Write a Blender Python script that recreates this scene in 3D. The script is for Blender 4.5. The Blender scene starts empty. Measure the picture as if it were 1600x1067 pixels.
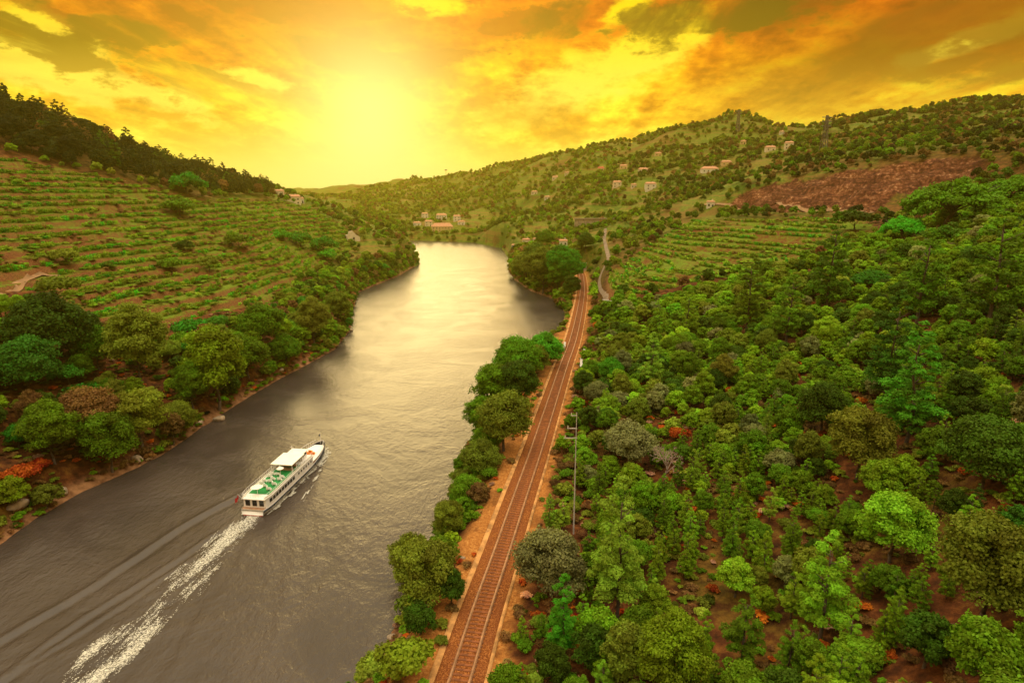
import bpy, math, random
import numpy as np
from math import radians as R

# ---------------------------------------------------------------- camera
SC = bpy.context.scene
COL = SC.collection
H = 60.0
PITCH = math.atan(233.0 / 950.0)
CP, SP = math.cos(PITCH), math.sin(PITCH)
cam_data = bpy.data.cameras.new('camera')
cam = bpy.data.objects.new('camera', cam_data)
COL.objects.link(cam)
cam.location = (0, 0, H)
cam.rotation_euler = (math.pi / 2 - PITCH, 0, 0)
cam_data.sensor_width = 36.0
cam_data.lens = 36.0 * 950.0 / 1600.0
cam_data.clip_start = 0.5
cam_data.clip_end = 20000
SC.camera = cam

SC.view_settings.view_transform = 'Standard'
SC.view_settings.look = 'None'
SC.view_settings.exposure = 0.6
SC.view_settings.gamma = 1.0
SC.cycles.use_denoising = True
SC.cycles.max_bounces = 5
SC.cycles.diffuse_bounces = 2
SC.cycles.glossy_bounces = 2
SC.cycles.transmission_bounces = 2
SC.cycles.transparent_max_bounces = 6
SC.cycles.volume_bounces = 0
SC.cycles.sample_clamp_indirect = 4.0

SUN_AZ = math.atan2(-205.0, 950.0 * CP + 0.0)      # east of north is positive
SUN_EL = R(15.0)

# ---------------------------------------------------------------- node helper
class NT:
    def __init__(self, tree):
        self.t = tree; tree.nodes.clear()
    def n(self, typ, **kw):
        nd = self.t.nodes.new(typ)
        for k, v in kw.items():
            if k.startswith('_'):
                setattr(nd, k[1:], v)
        return nd
    def link(self, a, b):
        self.t.links.new(a, b)
    def val(self, sock, v):
        if isinstance(v, bpy.types.NodeSocket): self.link(v, sock)
        else: sock.default_value = v
    def math(self, op, a, b=0.0, c=None, clamp=False):
        nd = self.n('ShaderNodeMath'); nd.operation = op; nd.use_clamp = clamp
        self.val(nd.inputs[0], a); self.val(nd.inputs[1], b)
        if c is not None: self.val(nd.inputs[2], c)
        return nd.outputs[0]
    def smooth(self, x, a, b, to0=0.0, to1=1.0):
        nd = self.n('ShaderNodeMapRange'); nd.interpolation_type = 'SMOOTHSTEP'
        self.val(nd.inputs[0], x)
        for i, v in enumerate((a, b, to0, to1)): self.val(nd.inputs[1 + i], v)
        return nd.outputs[0]
    def mix(self, f, a, b, blend='MIX'):
        nd = self.n('ShaderNodeMix'); nd.data_type = 'RGBA'; nd.blend_type = blend
        self.val(nd.inputs[0], f)
        for s, v in ((nd.inputs[6], a), (nd.inputs[7], b)):
            if isinstance(v, bpy.types.NodeSocket): self.link(v, s)
            else: s.default_value = tuple(v) + ((1.0,) if len(v) == 3 else ())
        return nd.outputs[2]
    def noise(self, vec, scale, detail=4.0, rough=0.55, dist=0.0, lac=2.0):
        nd = self.n('ShaderNodeTexNoise')
        if vec is not None: self.link(vec, nd.inputs['Vector'])
        nd.inputs['Scale'].default_value = scale; nd.inputs['Detail'].default_value = detail
        nd.inputs['Roughness'].default_value = rough; nd.inputs['Distortion'].default_value = dist
        nd.inputs['Lacunarity'].default_value = lac
        return nd.outputs['Fac']
    def ramp(self, f, stops, interp='LINEAR'):
        nd = self.n('ShaderNodeValToRGB'); self.link(f, nd.inputs[0])
        cr = nd.color_ramp; cr.interpolation = interp
        while len(cr.elements) < len(stops): cr.elements.new(0.5)
        for e, (p, c) in zip(cr.elements, stops):
            e.position = p; e.color = tuple(c) + ((1.0,) if len(c) == 3 else ())
        return nd.outputs[0]
    def mapping(self, vec, scale=(1, 1, 1), rot=(0, 0, 0), loc=(0, 0, 0)):
        nd = self.n('ShaderNodeMapping'); self.link(vec, nd.inputs[0])
        nd.inputs['Scale'].default_value = scale; nd.inputs['Rotation'].default_value = rot
        nd.inputs['Location'].default_value = loc
        return nd.outputs[0]

# ---------------------------------------------------------------- world
def build_world():
    w = bpy.data.worlds.new('World'); SC.world = w; w.use_nodes = True
    w.cycles.sampling_method = 'MANUAL'; w.cycles.sample_map_resolution = 512
    T = NT(w.node_tree)
    out = T.n('ShaderNodeOutputWorld')
    sky = T.n('ShaderNodeTexSky'); sky.sky_type = 'NISHITA'; sky.sun_disc = False
    sky.sun_elevation = SUN_EL; sky.sun_rotation = SUN_AZ
    sky.dust_density = 4.0; sky.air_density = 2.0
    bg1 = T.n('ShaderNodeBackground'); T.link(T.mix(1.0, sky.outputs[0], (1.0, 0.62, 0.10), 'MULTIPLY'), bg1.inputs[0]); bg1.inputs[1].default_value = 0.003
    tc = T.n('ShaderNodeTexCoord'); gen = tc.outputs['Generated']
    nrm = T.n('ShaderNodeVectorMath'); nrm.operation = 'NORMALIZE'; T.link(gen, nrm.inputs[0])
    sep = T.n('ShaderNodeSeparateXYZ'); T.link(nrm.outputs[0], sep.inputs[0])
    X, Y, Z = sep.outputs
    az = T.math('ARCTAN2', X, Y)                    # radians, 0 straight ahead
    el = T.math('ARCSINE', Z)
    # cloud layer seen in perspective
    zz = T.math('ADD', T.math('MAXIMUM', Z, 0.0), 0.10)
    comb = T.n('ShaderNodeCombineXYZ')
    T.link(T.math('DIVIDE', X, zz), comb.inputs[0]); T.link(T.math('DIVIDE', Y, zz), comb.inputs[1])
    pl = comb.outputs[0]
    # large soft structure, medium lumps, wind-drawn streaks
    n1 = T.noise(T.mapping(pl, (1.0, 1.0, 1), (0, 0, 0.35), (3.1, 1.7, 0)), 0.62, 8, 0.58, 0.35)
    n2 = T.noise(T.mapping(pl, (1.0, 0.33, 1), (0, 0, -0.75), (7.3, 2.2, 0)), 1.25, 8, 0.62, 0.5)
    n3 = T.noise(T.mapping(nrm.outputs[0], (1, 1, 2.1), (0, 0, 0), (1.3, 0.2, 4.4)), 11.0, 9, 0.66, 0.1)
    n4 = T.noise(T.mapping(nrm.outputs[0], (1, 1, 2.6), (0, 0, 0), (8.1, 3.2, 1.4)), 30.0, 6, 0.6, 0.2)
    n5 = T.noise(T.mapping(pl, (1.0, 0.22, 1), (0, 0, -0.95), (2.3, 5.2, 0)), 2.6, 7, 0.62, 0.4)
    def blob(ca, ce, ra, re, tilt=0.0, lo=1.12, hi=0.6, lump=0.5):
        da = T.math('SUBTRACT', az, ca); de = T.math('SUBTRACT', el, ce)
        c, s = math.cos(tilt), math.sin(tilt)
        u = T.math('DIVIDE', T.math('ADD', T.math('MULTIPLY', da, c), T.math('MULTIPLY', de, s)), ra)
        v = T.math('DIVIDE', T.math('SUBTRACT', T.math('MULTIPLY', de, c), T.math('MULTIPLY', da, s)), re)
        r = T.math('SQRT', T.math('ADD', T.math('MULTIPLY', u, u), T.math('MULTIPLY', v, v)))
        r = T.math('ADD', r, T.math('MULTIPLY', T.math('SUBTRACT', T.math('ADD', T.math('MULTIPLY', n3, 0.72), T.math('MULTIPLY', n4, 0.28)), 0.5), -lump * 3.6))
        return T.smooth(r, lo, hi)
    def A(px, py):
        x = (px - 800.0) / 950; v = (533.5 - py) / 950
        dx, dy, dz = x, CP + v * SP, -SP + v * CP
        return math.atan2(dx, dy), math.atan2(dz, math.hypot(dx, dy))
    def B(px, py, rx, ry, tilt=0.0, **k):
        a, e = A(px, py); return blob(a, e, rx / 950, ry / 950, tilt, **k)
    cover = T.smooth(T.math('ADD', T.math('MULTIPLY', n1, 0.6), T.math('MULTIPLY', n2, 0.4)), 0.40, 0.58)
    # openings in the cloud where the evening sky shows olive
    gaps = None
    for g in (B(330, 128, 150, 20, -0.28, lump=1.5), B(60, 72, 110, 18, -0.35, lump=1.7), B(180, 48, 70, 12, -0.2, lump=1.8), B(1120, 18, 170, 34, 0.05, lump=1.3),
              B(880, 35, 60, 26, 0.3, lump=1.0), B(560, 95, 120, 18, -0.15, lump=1.2), B(200, 45, 70, 16, -0.1, lump=1.1)):
        gaps = g if gaps is None else T.math('MAXIMUM', gaps, g)
    cover = T.math('MULTIPLY', T.math('ADD', T.math('MULTIPLY', cover, 0.45), 0.55), T.math('SUBTRACT', 1.0, T.math('MULTIPLY', T.math('MULTIPLY', gaps, T.smooth(n5, 0.62, 0.44, 0.35, 1.0)), 0.95)))
    # bright cumulus heads
    heads = None
    for g in (B(1010, 75, 105, 36, 0.45, lump=0.75), B(1085, 48, 30, 24, 0, lump=0.6), B(900, 130, 170, 45, 0.3, lump=1.0, hi=0.1),
              B(60, 105, 170, 30, -0.22, lump=0.9), B(170, 128, 110, 18, -0.25, lump=0.8), B(400, 125, 60, 16, -0.15, lump=0.8),
              B(1530, 60, 80, 16, 0.2, lump=0.8), B(660, 6, 80, 20, 0, lump=0.6), B(90, 45, 60, 20, -0.4, lump=0.9), B(980, 10, 50, 22, 0.5, lump=0.8)):
        heads = g if heads is None else T.math('MAXIMUM', heads, g)
    darks = None
    for g in (B(480, 0, 190, 30, 0, lump=1.3), B(800, 40, 110, 18, 0.15, lump=1.6), B(1590, 20, 90, 70, 0.4, lump=1.2), B(1230, 8, 120, 20, 0.1, lump=1.5), B(110, 30, 90, 12, -0.3, lump=1.6), B(700, 85, 100, 10, 0.1, lump=1.8), B(1500, 98, 60, 10, 0.2, lump=1.0), B(560, 52, 30, 9, 0, lump=1.1), B(1480, 30, 160, 40, 0.4, lump=1.0)):
        darks = g if darks is None else T.math('MAXIMUM', darks, g)
    eln = T.math('DIVIDE', el, 0.30, clamp=True)
    cloud = T.ramp(eln, [(0.0, (1.08, 0.98, 0.22)), (0.14, (1.08, 0.92, 0.13)), (0.34, (1.08, 0.66, 0.03)), (0.58, (1.0, 0.42, 0.004)), (0.80, (0.88, 0.21, 0.002)), (1.0, (0.66, 0.11, 0.001))])
    cshade = T.ramp(T.math('ADD', T.math('MULTIPLY', n2, 0.28), T.math('ADD', T.math('MULTIPLY', n3, 0.30), T.math('ADD', T.math('MULTIPLY', n5, 0.24), T.math('MULTIPLY', n4, 0.18)))), [(0.42, (0.34, 0.20, 0.1)), (0.47, (0.72, 0.55, 0.35)), (0.51, (1.0, 1.05, 0.9)), (0.58, (1.15, 2.0, 2.2))])
    shade_amt = T.smooth(el, 0.02, 0.12)
    cloud = T.mix(shade_amt, cloud, T.mix(1.0, cloud, cshade, 'MULTIPLY'))
    # the sky on the right of the sun is redder
    redf = T.math('MULTIPLY', T.smooth(az, 0.10, 0.70), T.smooth(el, 0.03, 0.22))
    cloud = T.mix(redf, cloud, T.mix(1.0, cloud, (0.88, 0.62, 0.6), 'MULTIPLY'))
    hcol = T.mix(T.smooth(el, 0.10, 0.26), (1.15, 1.0, 0.14), (1.15, 0.88, 0.006))
    cloud = T.mix(T.math('MULTIPLY', heads, 0.9), cloud, hcol)
    cloud = T.mix(T.math('MULTIPLY', darks, 0.8), cloud, (0.26, 0.055, 0.003))
    clear = T.ramp(eln, [(0.0, (1.08, 0.98, 0.22)), (0.3, (0.75, 0.52, 0.05)), (0.6, (0.15, 0.115, 0.002)), (1.0, (0.07, 0.035, 0.001))])
    col = T.mix(cover, clear, cloud)
    # glow round the low sun
    dv = T.n('ShaderNodeVectorMath'); dv.operation = 'DOT_PRODUCT'
    T.link(nrm.outputs[0], dv.inputs[0])
    ga, ge = A(580, 185)
    dv.inputs[1].default_value = (math.sin(ga) * math.cos(ge), math.cos(ga) * math.cos(ge), math.sin(ge))
    ang = T.math('ARCCOSINE', T.math('MINIMUM', dv.outputs['Value'], 1.0))
    low = blob(A(560, 290)[0], A(560, 290)[1], .26, .10, lump=0.1, lo=1.2, hi=0.0)
    col = T.mix(T.math('MULTIPLY', low, 0.7), col, (1.05, 0.98, 0.36))
    g1 = T.math('EXPONENT', T.math('MULTIPLY', T.math('MULTIPLY', ang, ang), -1 / (2 * 0.075 ** 2)))
    g2 = T.math('EXPONENT', T.math('MULTIPLY', ang, -1 / 0.10))
    col = T.mix(T.math('MULTIPLY', g2, 0.68, clamp=True), col, (1.05, 0.90, 0.22))
    col = T.mix(T.math('MULTIPLY', g1, 0.6), col, (1.15, 1.15, 0.62))
    col = T.mix(1.0, col, (0.70, 0.66, 0.56), 'MULTIPLY')
    # pale overcast dome above the picture
    col = T.mix(T.smooth(el, 0.26, 0.40), col, (0.40, 0.27, 0.10))
    col = T.mix(T.smooth(el, 0.45, 0.95), col, (2.05, 1.80, 1.30))
    # below the horizon: dull ground light
    col = T.mix(T.smooth(el, 0.0, -0.06), col, (0.10, 0.07, 0.03))
    bg2 = T.n('ShaderNodeBackground'); T.link(col, bg2.inputs[0]); bg2.inputs[1].default_value = 1.0
    add = T.n('ShaderNodeAddShader'); T.link(bg1.outputs[0], add.inputs[0]); T.link(bg2.outputs[0], add.inputs[1])
    T.link(add.outputs[0], out.inputs[0])
build_world()

sd = bpy.data.lights.new('sun', 'SUN'); sd.energy = 0.62; sd.angle = R(26); sd.color = (1.0, 0.76, 0.34)
so = bpy.data.objects.new('sun', sd); COL.objects.link(so)
so.rotation_euler = (math.pi / 2 - SUN_EL, 0, math.pi - SUN_AZ)

# ---------------------------------------------------------------- object helpers
def tag(o, label=None, cat=None, group=None, kind=None):
    if label: o['label'] = label
    if cat: o['category'] = cat
    if group: o['group'] = group
    if kind: o['kind'] = kind
    return o
def empty(name, loc, rz=0.0, parent=None):
    o = bpy.data.objects.new(name, None); COL.objects.link(o)
    o.location = loc; o.rotation_euler = (0, 0, rz); o.empty_display_size = 0.5
    if parent: o.parent = parent
    return o
def np_mesh(name, V, F, mat=None, smooth=False, fattr=None, vattr=None):
    """F: (n,3) or (n,4) int array"""
    V = np.asarray(V, np.float32); F = np.asarray(F, np.int32)
    me = bpy.data.meshes.new(name)
    k = F.shape[1]
    me.vertices.add(len(V)); me.vertices.foreach_set('co', V.ravel())
    me.loops.add(F.size); me.loops.foreach_set('vertex_index', F.ravel())
    me.polygons.add(len(F)); me.polygons.foreach_set('loop_start', np.arange(0, F.size, k, dtype=np.int32))
    me.polygons.foreach_set('loop_total', np.full(len(F), k, np.int32))
    if smooth: me.polygons.foreach_set('use_smooth', np.ones(len(F), bool))
    for dom, dd in (('FACE', fattr), ('POINT', vattr)):
        for an, av in (dd or {}).items():
            a = me.attributes.new(an, 'FLOAT', dom); a.data.foreach_set('value', np.asarray(av, np.float32).ravel())
    me.update(calc_edges=True)
    if mat: me.materials.append(mat)
    return me
def link(name, me, parent=None, loc=(0, 0, 0), rz=0.0):
    o = bpy.data.objects.new(name, me); COL.objects.link(o)
    o.location = loc; o.rotation_euler = (0, 0, rz)
    if parent: o.parent = parent
    return o
class MB:
    def __init__(s): s.v = []; s.f = []
    def box(s, c, d, rz=0.0, taper=1.0):
        cx, cy, cz = c; hx, hy, hz = d[0] / 2, d[1] / 2, d[2] / 2
        b = len(s.v); cr, sr = math.cos(rz), math.sin(rz)
        for zz, t in ((-1, 1.0), (1, taper)):
            for xx, yy in ((-1, -1), (1, -1), (1, 1), (-1, 1)):
                x, y = xx * hx * t, yy * hy * t
                s.v.append((cx + x * cr - y * sr, cy + x * sr + y * cr, cz + zz * hz))
        s.f += [(b, b + 3, b + 2, b + 1), (b + 4, b + 5, b + 6, b + 7)] + [(b + i, b + (i + 1) % 4, b + 4 + (i + 1) % 4, b + 4 + i) for i in range(4)]
        return s
    def tube(s, p, q, r0, r1=None, n=6):
        r1 = r0 if r1 is None else r1
        p = np.array(p, float); q = np.array(q, float); d = q - p; L = np.linalg.norm(d)
        if L < 1e-6: return s
        d /= L; a = np.cross(d, (0, 0, 1) if abs(d[2]) < .9 else (1, 0, 0)); a /= np.linalg.norm(a); e = np.cross(d, a)
        b = len(s.v)
        for c, r in ((p, r0), (q, r1)):
            for i in range(n):
                t = 2 * math.pi * i / n; s.v.append(tuple(c + r * (math.cos(t) * a + math.sin(t) * e)))
        s.f += [(b + i, b + (i + 1) % n, b + n + (i + 1) % n, b + n + i) for i in range(n)]
        s.f += [tuple(b + i for i in range(n))[::-1], tuple(b + n + i for i in range(n))]
        return s
    def prism(s, pts, z0, z1):
        b = len(s.v); n = len(pts)
        s.v += [(x, y, z0) for x, y in pts] + [(x, y, z1) for x, y in pts]
        s.f += [tuple(b + i for i in range(n))[::-1], tuple(b + n + i for i in range(n))]
        s.f += [(b + i, b + (i + 1) % n, b + n + (i + 1) % n, b + n + i) for i in range(n)]
        return s
    def mesh(s, name, mat, smooth=False):
        me = bpy.data.meshes.new(name); me.from_pydata(s.v, [], s.f); me.update()
        if smooth: me.polygons.foreach_set('use_smooth', [True] * len(me.polygons))
        if mat: me.materials.append(mat)
        return me
    def build(s, name, mat, parent=None, loc=(0, 0, 0), rz=0.0, smooth=False):
        return link(name, s.mesh(name, mat, smooth), parent, loc, rz)

# ---------------------------------------------------------------- numpy noise
def vnoise(x, y, seed=0):
    x = np.asarray(x, float); y = np.asarray(y, float)
    xi = np.floor(x).astype(np.int64); yi = np.floor(y).astype(np.int64); fx = x - xi; fy = y - yi
    fx = fx * fx * (3 - 2 * fx); fy = fy * fy * (3 - 2 * fy)
    def h(a, b):
        n = (a * 374761393 + b * 668265263 + seed * 1442695041) & 0xFFFFFFFF
        n = ((n ^ (n >> 13)) * 1274126177) & 0xFFFFFFFF
        return ((n ^ (n >> 16)) & 0xFFFF) / 65535.0
    a = h(xi, yi); b = h(xi + 1, yi); c = h(xi, yi + 1); d = h(xi + 1, yi + 1)
    return (a * (1 - fx) + b * fx) * (1 - fy) + (c * (1 - fx) + d * fx) * fy
def fbm(x, y, oct=4, seed=0):
    s = 0; a = 0.5; t = 0
    for i in range(oct):
        s = s + a * vnoise(x * 2 ** i, y * 2 ** i, seed + i * 7); t += a; a *= 0.5
    return s / t
def sstep(x, a, b):
    t = np.clip((x - a) / (b - a), 0, 1); return t * t * (3 - 2 * t)

# ---------------------------------------------------------------- site survey: rays from the station point to world points
def at_d(px, py, d):
    x = (px - 800.0) / 950; v = (533.5 - py) / 950
    return np.array([x * d, d * (CP + v * SP), H + d * (-SP + v * CP)])
def at_z(px, py, z):
    v = (533.5 - py) / 950
    return at_d(px, py, (z - H) / (-SP + v * CP))
def proj(x, y, z):
    rz = z - H; d = y * CP - rz * SP; v = y * SP + rz * CP
    d = np.where(np.abs(d) < 1e-3, 1e-3, d)
    return 800 + 950 * x / d, 533.5 - 950 * v / d, d
def inpoly(x, y, poly):
    x = np.asarray(x, float); y = np.asarray(y, float); r = np.zeros(x.shape, bool); n = len(poly)
    for i in range(n):
        x1, y1 = poly[i]; x2, y2 = poly[(i + 1) % n]
        if y1 == y2: continue
        c = ((y1 > y) != (y2 > y)) & (x < (x2 - x1) * (y - y1) / (y2 - y1) + x1); r ^= c
    return r
def seg_dist(x, y, pts, closed=False):
    best = np.full(np.shape(x), 1e9); n = len(pts)
    for i in range(n if closed else n - 1):
        ax, ay = pts[i][:2]; bx, by = pts[(i + 1) % n][:2]; dx, dy = bx - ax, by - ay; L = dx * dx + dy * dy + 1e-9
        t = np.clip(((x - ax) * dx + (y - ay) * dy) / L, 0, 1)
        best = np.minimum(best, np.hypot(x - ax - t * dx, y - ay - t * dy))
    return best

LEFT = [(0, 850), (60, 808), (120, 772), (210, 733), (260, 708), (310, 672), (370, 632), (430, 596), (480, 570), (525, 545), (548, 515), (551, 480), (562, 456), (620, 432), (656, 412), (640, 396), (636, 386), (560, 380)]
RIGHT = [(556, 1067), (600, 1010), (625, 960), (640, 900), (672, 850), (706, 790), (728, 720), (745, 670), (762, 620), (795, 575), (835, 545), (868, 530), (881, 512), (884, 490), (868, 468), (830, 455), (803, 436), (797, 408), (785, 388), (740, 379), (660, 376), (560, 374)]
lw = [at_z(a, b, 0)[:2] for a, b in LEFT]; rw = [at_z(a, b, 0)[:2] for a, b in RIGHT]
lw = [np.array([-150, -260.]), np.array([-125, -40.]), np.array([-112, 40.])] + lw
rw = [np.array([-75, -260.]), np.array([-48, -40.]), np.array([-30, 30.])] + rw
RIVER = [tuple(p) for p in lw] + [tuple(p) for p in rw[::-1]]
TZ = 6.0
TRK_PX = [(655, 1250), (690, 1145), (718, 1067), (750, 963), (783, 867), (812, 780), (836, 710), (862, 630), (880, 575), (896, 530), (906, 485), (910, 455), (909, 435), (906, 424)]
TRK0 = [at_z(a, b, TZ) for a, b in TRK_PX]
def catmull(P, step):
    P = [np.array(p, float) for p in P]; P = [2 * P[0] - P[1]] + P + [2 * P[-1] - P[-2]]; out = []
    for i in range(1, len(P) - 2):
        n = max(2, int(np.linalg.norm(P[i + 1] - P[i]) / step))
        for k in range(n):
            t = k / n; a, b, c, d = P[i - 1:i + 3]
            out.append(.5 * ((2 * b) + (-a + c) * t + (2 * a - 5 * b + 4 * c - d) * t * t + (-a + 3 * b - 3 * c + d) * t ** 3))
    out.append(P[-2]); return np.array(out)
TRK = catmull(TRK0, 2.0)
def resample(P, step):
    s = np.r_[0, np.cumsum(np.linalg.norm(np.diff(P, axis=0), axis=1))]; t = np.arange(0, s[-1], step)
    return np.stack([np.interp(t, s, P[:, i]) for i in range(P.shape[1])], 1)
TRKC = TRK[::3]

CTRL = [  # pixel x, pixel y, depth of ground points
 # left slope
 (0, 690, 128), (0, 560, 150), (0, 480, 170), (0, 350, 215), (0, 245, 270), (0, 170, 340), (-300, 600, 110), (-300, 300, 200), (-300, 120, 300),
 (130, 640, 148), (130, 520, 180), (130, 400, 225), (130, 265, 300), (130, 215, 360),
 (250, 600, 170), (250, 520, 195), (250, 450, 228), (250, 350, 290), (250, 290, 345), (250, 262, 400),
 (350, 540, 195), (350, 460, 240), (350, 370, 310), (350, 305, 410), (350, 292, 450),
 (450, 520, 235), (450, 445, 290), (450, 385, 370), (450, 335, 450), (450, 316, 490), (410, 306, 480),
 (550, 435, 380), (550, 385, 440), (550, 345, 540), (520, 324, 610), (600, 362, 640), (560, 345, 740),
 # beyond the left ridge
 (0, 300, 600), (200, 310, 700), (400, 340, 800), (500, 335, 900), (600, 335, 1000), (-300, 300, 600),
 # far hills
 (560, 300, 1500), (480, 312, 1500), (560, 291, 1750), (640, 283, 1650), (700, 275, 1500), (700, 310, 1200), (700, 345, 950), (640, 330, 1100), (740, 365, 830),
 (770, 264, 1300), (850, 253, 1100), (800, 300, 1000), (800, 350, 820), (880, 245, 1020), (900, 300, 800), (900, 340, 640), (870, 378, 540),
 (950, 237, 960), (1000, 260, 850), (1000, 300, 700), (1000, 350, 470), (960, 392, 390), (1040, 205, 1000), (1090, 198, 1000), (1130, 186, 1000), (1165, 186, 1000), (1187, 190, 1000), (1200, 204, 1010), (1225, 212, 1000), (1020, 222, 1000), (1130, 240, 850),
 (1250, 205, 950), (1300, 193, 950), (1400, 182, 930), (1540, 166, 860), (1700, 150, 800), (1100, 300, 600), (1060, 320, 500), (1200, 235, 700),
 # quarry and above
 (1150, 328, 425), (1280, 330, 370), (1400, 332, 330), (1520, 300, 310), (1160, 292, 445), (1300, 272, 395), (1400, 262, 362), (1520, 244, 338), (1600, 230, 320),
 (1300, 222, 560), (1450, 212, 480), (1560, 205, 450), (1700, 200, 420), (1200, 265, 560),
 # terraces right
 (950, 480, 250), (1000, 437, 265), (1100, 405, 295), (1250, 395, 280), (1100, 352, 375), (1300, 348, 320), (1350, 395, 230), (1020, 380, 360), (940, 440, 300),
 # wooded slope right
 (1600, 1150, 42), (1600, 760, 72), (1600, 560, 105), (1600, 420, 160), (1600, 340, 230), (1900, 600, 70), (1900, 300, 200),
 (1400, 1100, 50), (1400, 780, 85), (1400, 600, 122), (1400, 470, 175), (1200, 1100, 60), (1200, 760, 100), (1200, 600, 150), (1200, 490, 205),
 (1050, 1100, 63), (1020, 740, 118), (1020, 590, 172), (930, 560, 195), (930, 700, 128), (880, 1000, 74), (1000, 500, 230),
]
cw = [at_d(*c) for c in CTRL]
cw += [np.array(p, float) for p in ((-240, 0, 60), (-200, -200, 40), (60, -10, 30), (60, -200, 30), (200, 0, 70), (0, -40, 9), (10, -200, 9), (-600, 300, 150), (700, 200, 150), (-1000, 1200, 120), (1200, 1000, 220),
                               (-800, 2600, 40), (0, 2600, 30), (900, 2600, 60), (-2000, 1500, 80), (2200, 1500, 120), (-2000, -300, 80), (2200, -300, 120), (-300, 1900, 30), (400, 1700, 60))]
CW = np.array(cw)
def rbf_fit(P, c=12.0, lam=0.4):
    d = np.hypot(P[:, None, 0] - P[None, :, 0], P[:, None, 1] - P[None, :, 1]); n = len(P)
    A = np.zeros((n + 3, n + 3)); A[:n, :n] = np.sqrt((d / 100) ** 2 + (c / 100) ** 2) + np.eye(n) * -lam * 0.01
    Q = np.c_[np.ones(n), P[:, 0] / 100, P[:, 1] / 100]; A[:n, n:] = Q; A[n:, :n] = Q.T
    return np.linalg.solve(A, np.r_[P[:, 2], 0, 0, 0])
RW = rbf_fit(CW)
def rbf(x, y):
    out = RW[-3] + RW[-2] * x / 100 + RW[-1] * y / 100
    for i in range(len(CW)):
        out = out + RW[i] * np.sqrt(((x - CW[i, 0]) ** 2 + (y - CW[i, 1]) ** 2) / 1e4 + 0.0144)
    return out
# regions as ground polygons (corner points surveyed like the rest)
TERR_L = [(-400, 180), (0, 243), (120, 268), (200, 285), (330, 312), (420, 312), (480, 322), (535, 352), (560, 375), (545, 395), (480, 430), (440, 470), (330, 490), (200, 520), (150, 500), (70, 455), (0, 455), (-400, 480)]
TERR_R = [(950, 428), (1010, 385), (1080, 345), (1350, 338), (1370, 360), (1290, 395), (1230, 420), (1090, 440), (1000, 462), (950, 462)]
QUARRY = [(1135, 322), (1165, 298), (1250, 280), (1400, 256), (1530, 243), (1545, 262), (1490, 292), (1400, 305), (1370, 332), (1140, 330)]
def masks(x, y, z0):
    px, py, d = proj(x, y, z0)
    front = d > 5
    tl = inpoly(px, py, TERR_L) & front & (x < -40) & (d < 620)
    tr = inpoly(px, py, TERR_R) & front & (d < 460) & (d > 200)
    q = inpoly(px, py, QUARRY) & front & (d > 290) & (d < 470)
    return tl, tr, q
def terrace(z, step, sharp=0.82):
    k = np.floor(z / step); f = z / step - k
    return step * (k + np.clip((f - sharp) / (1 - sharp), 0, 1) * (1.0) * 0.88 + 0.12 * f)
def ground(x, y, full=False):
    x = np.asarray(x, float); y = np.asarray(y, float)
    z = rbf(x, y)
    far = sstep(y, 300, 900)
    z = z + (fbm(x / 60, y / 60, 4, 3) - .5) * (5 + 26 * far)
    z0 = z.copy()
    tl, tr, q = masks(x, y, z0)
    zt = terrace(z + 1.6 * (fbm(x / 22, y / 22, 2, 9) - .5), 2.7); z = np.where(tl, zt, z)
    zt = terrace(z + 1.0 * (fbm(x / 22, y / 22, 2, 9) - .5), 2.1); z = np.where(tr, zt, z)
    z = np.where(q, terrace(z + 3 * (fbm(x / 18, y / 18, 3, 23) - .5), 4.2, .45), z)
    z = z + np.where(q, (fbm(x / 9, y / 9, 4, 21) - .5) * 8 + (fbm(x / 2.6, y / 2.6, 3, 5) - .5) * 3.4, (fbm(x / 3, y / 3, 2, 33) - .5) * 0.5)
    dt = seg_dist(x, y, TRKC)
    z = TZ + (z - TZ) * sstep(dt, 4.0, 15.0)
    ds = seg_dist(x, y, RIVER, True); ins = inpoly(x, y, RIVER)
    z = np.maximum(z, 0.8)
    edge = 9.0
    wob = 1.4 * (fbm(x / 6, y / 6, 3, 4) - .5)
    near_t = sstep(dt, 3.0, 8.0)
    land = (0.25 + wob * 0.3 + z) * sstep(ds + wob, -0.5, edge) * 1.0
    land = land * near_t + z * (1 - near_t)
    zz = np.where(ins, -np.minimum(3.5, ds * 0.45), land - 0.05)
    if full: return zz, z0, tl, tr, q, ds, ins, dt
    return zz
def gz(x, y): return float(ground(np.array([x]), np.array([y]))[0])
def on_ground(px, py, lift=0.0, wratio=0.0):
    """where the ray through a photo point meets the ground (or hangs lift / wratio*depth over it)"""
    t = np.exp(np.linspace(math.log(35), math.log(2300), 700))
    x = (px - 800.0) / 950; v = (533.5 - py) / 950
    X = x * t; Y = t * (CP + v * SP); Z = H + t * (-SP + v * CP)
    g = np.maximum(ground(X, Y), 0) + lift + wratio * t
    i = np.argmax(Z - g < 0) if np.any(Z - g < 0) else len(t) - 1
    return X[i], Y[i], float(ground(X[i:i + 1], Y[i:i + 1])[0]), t[i]

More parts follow.
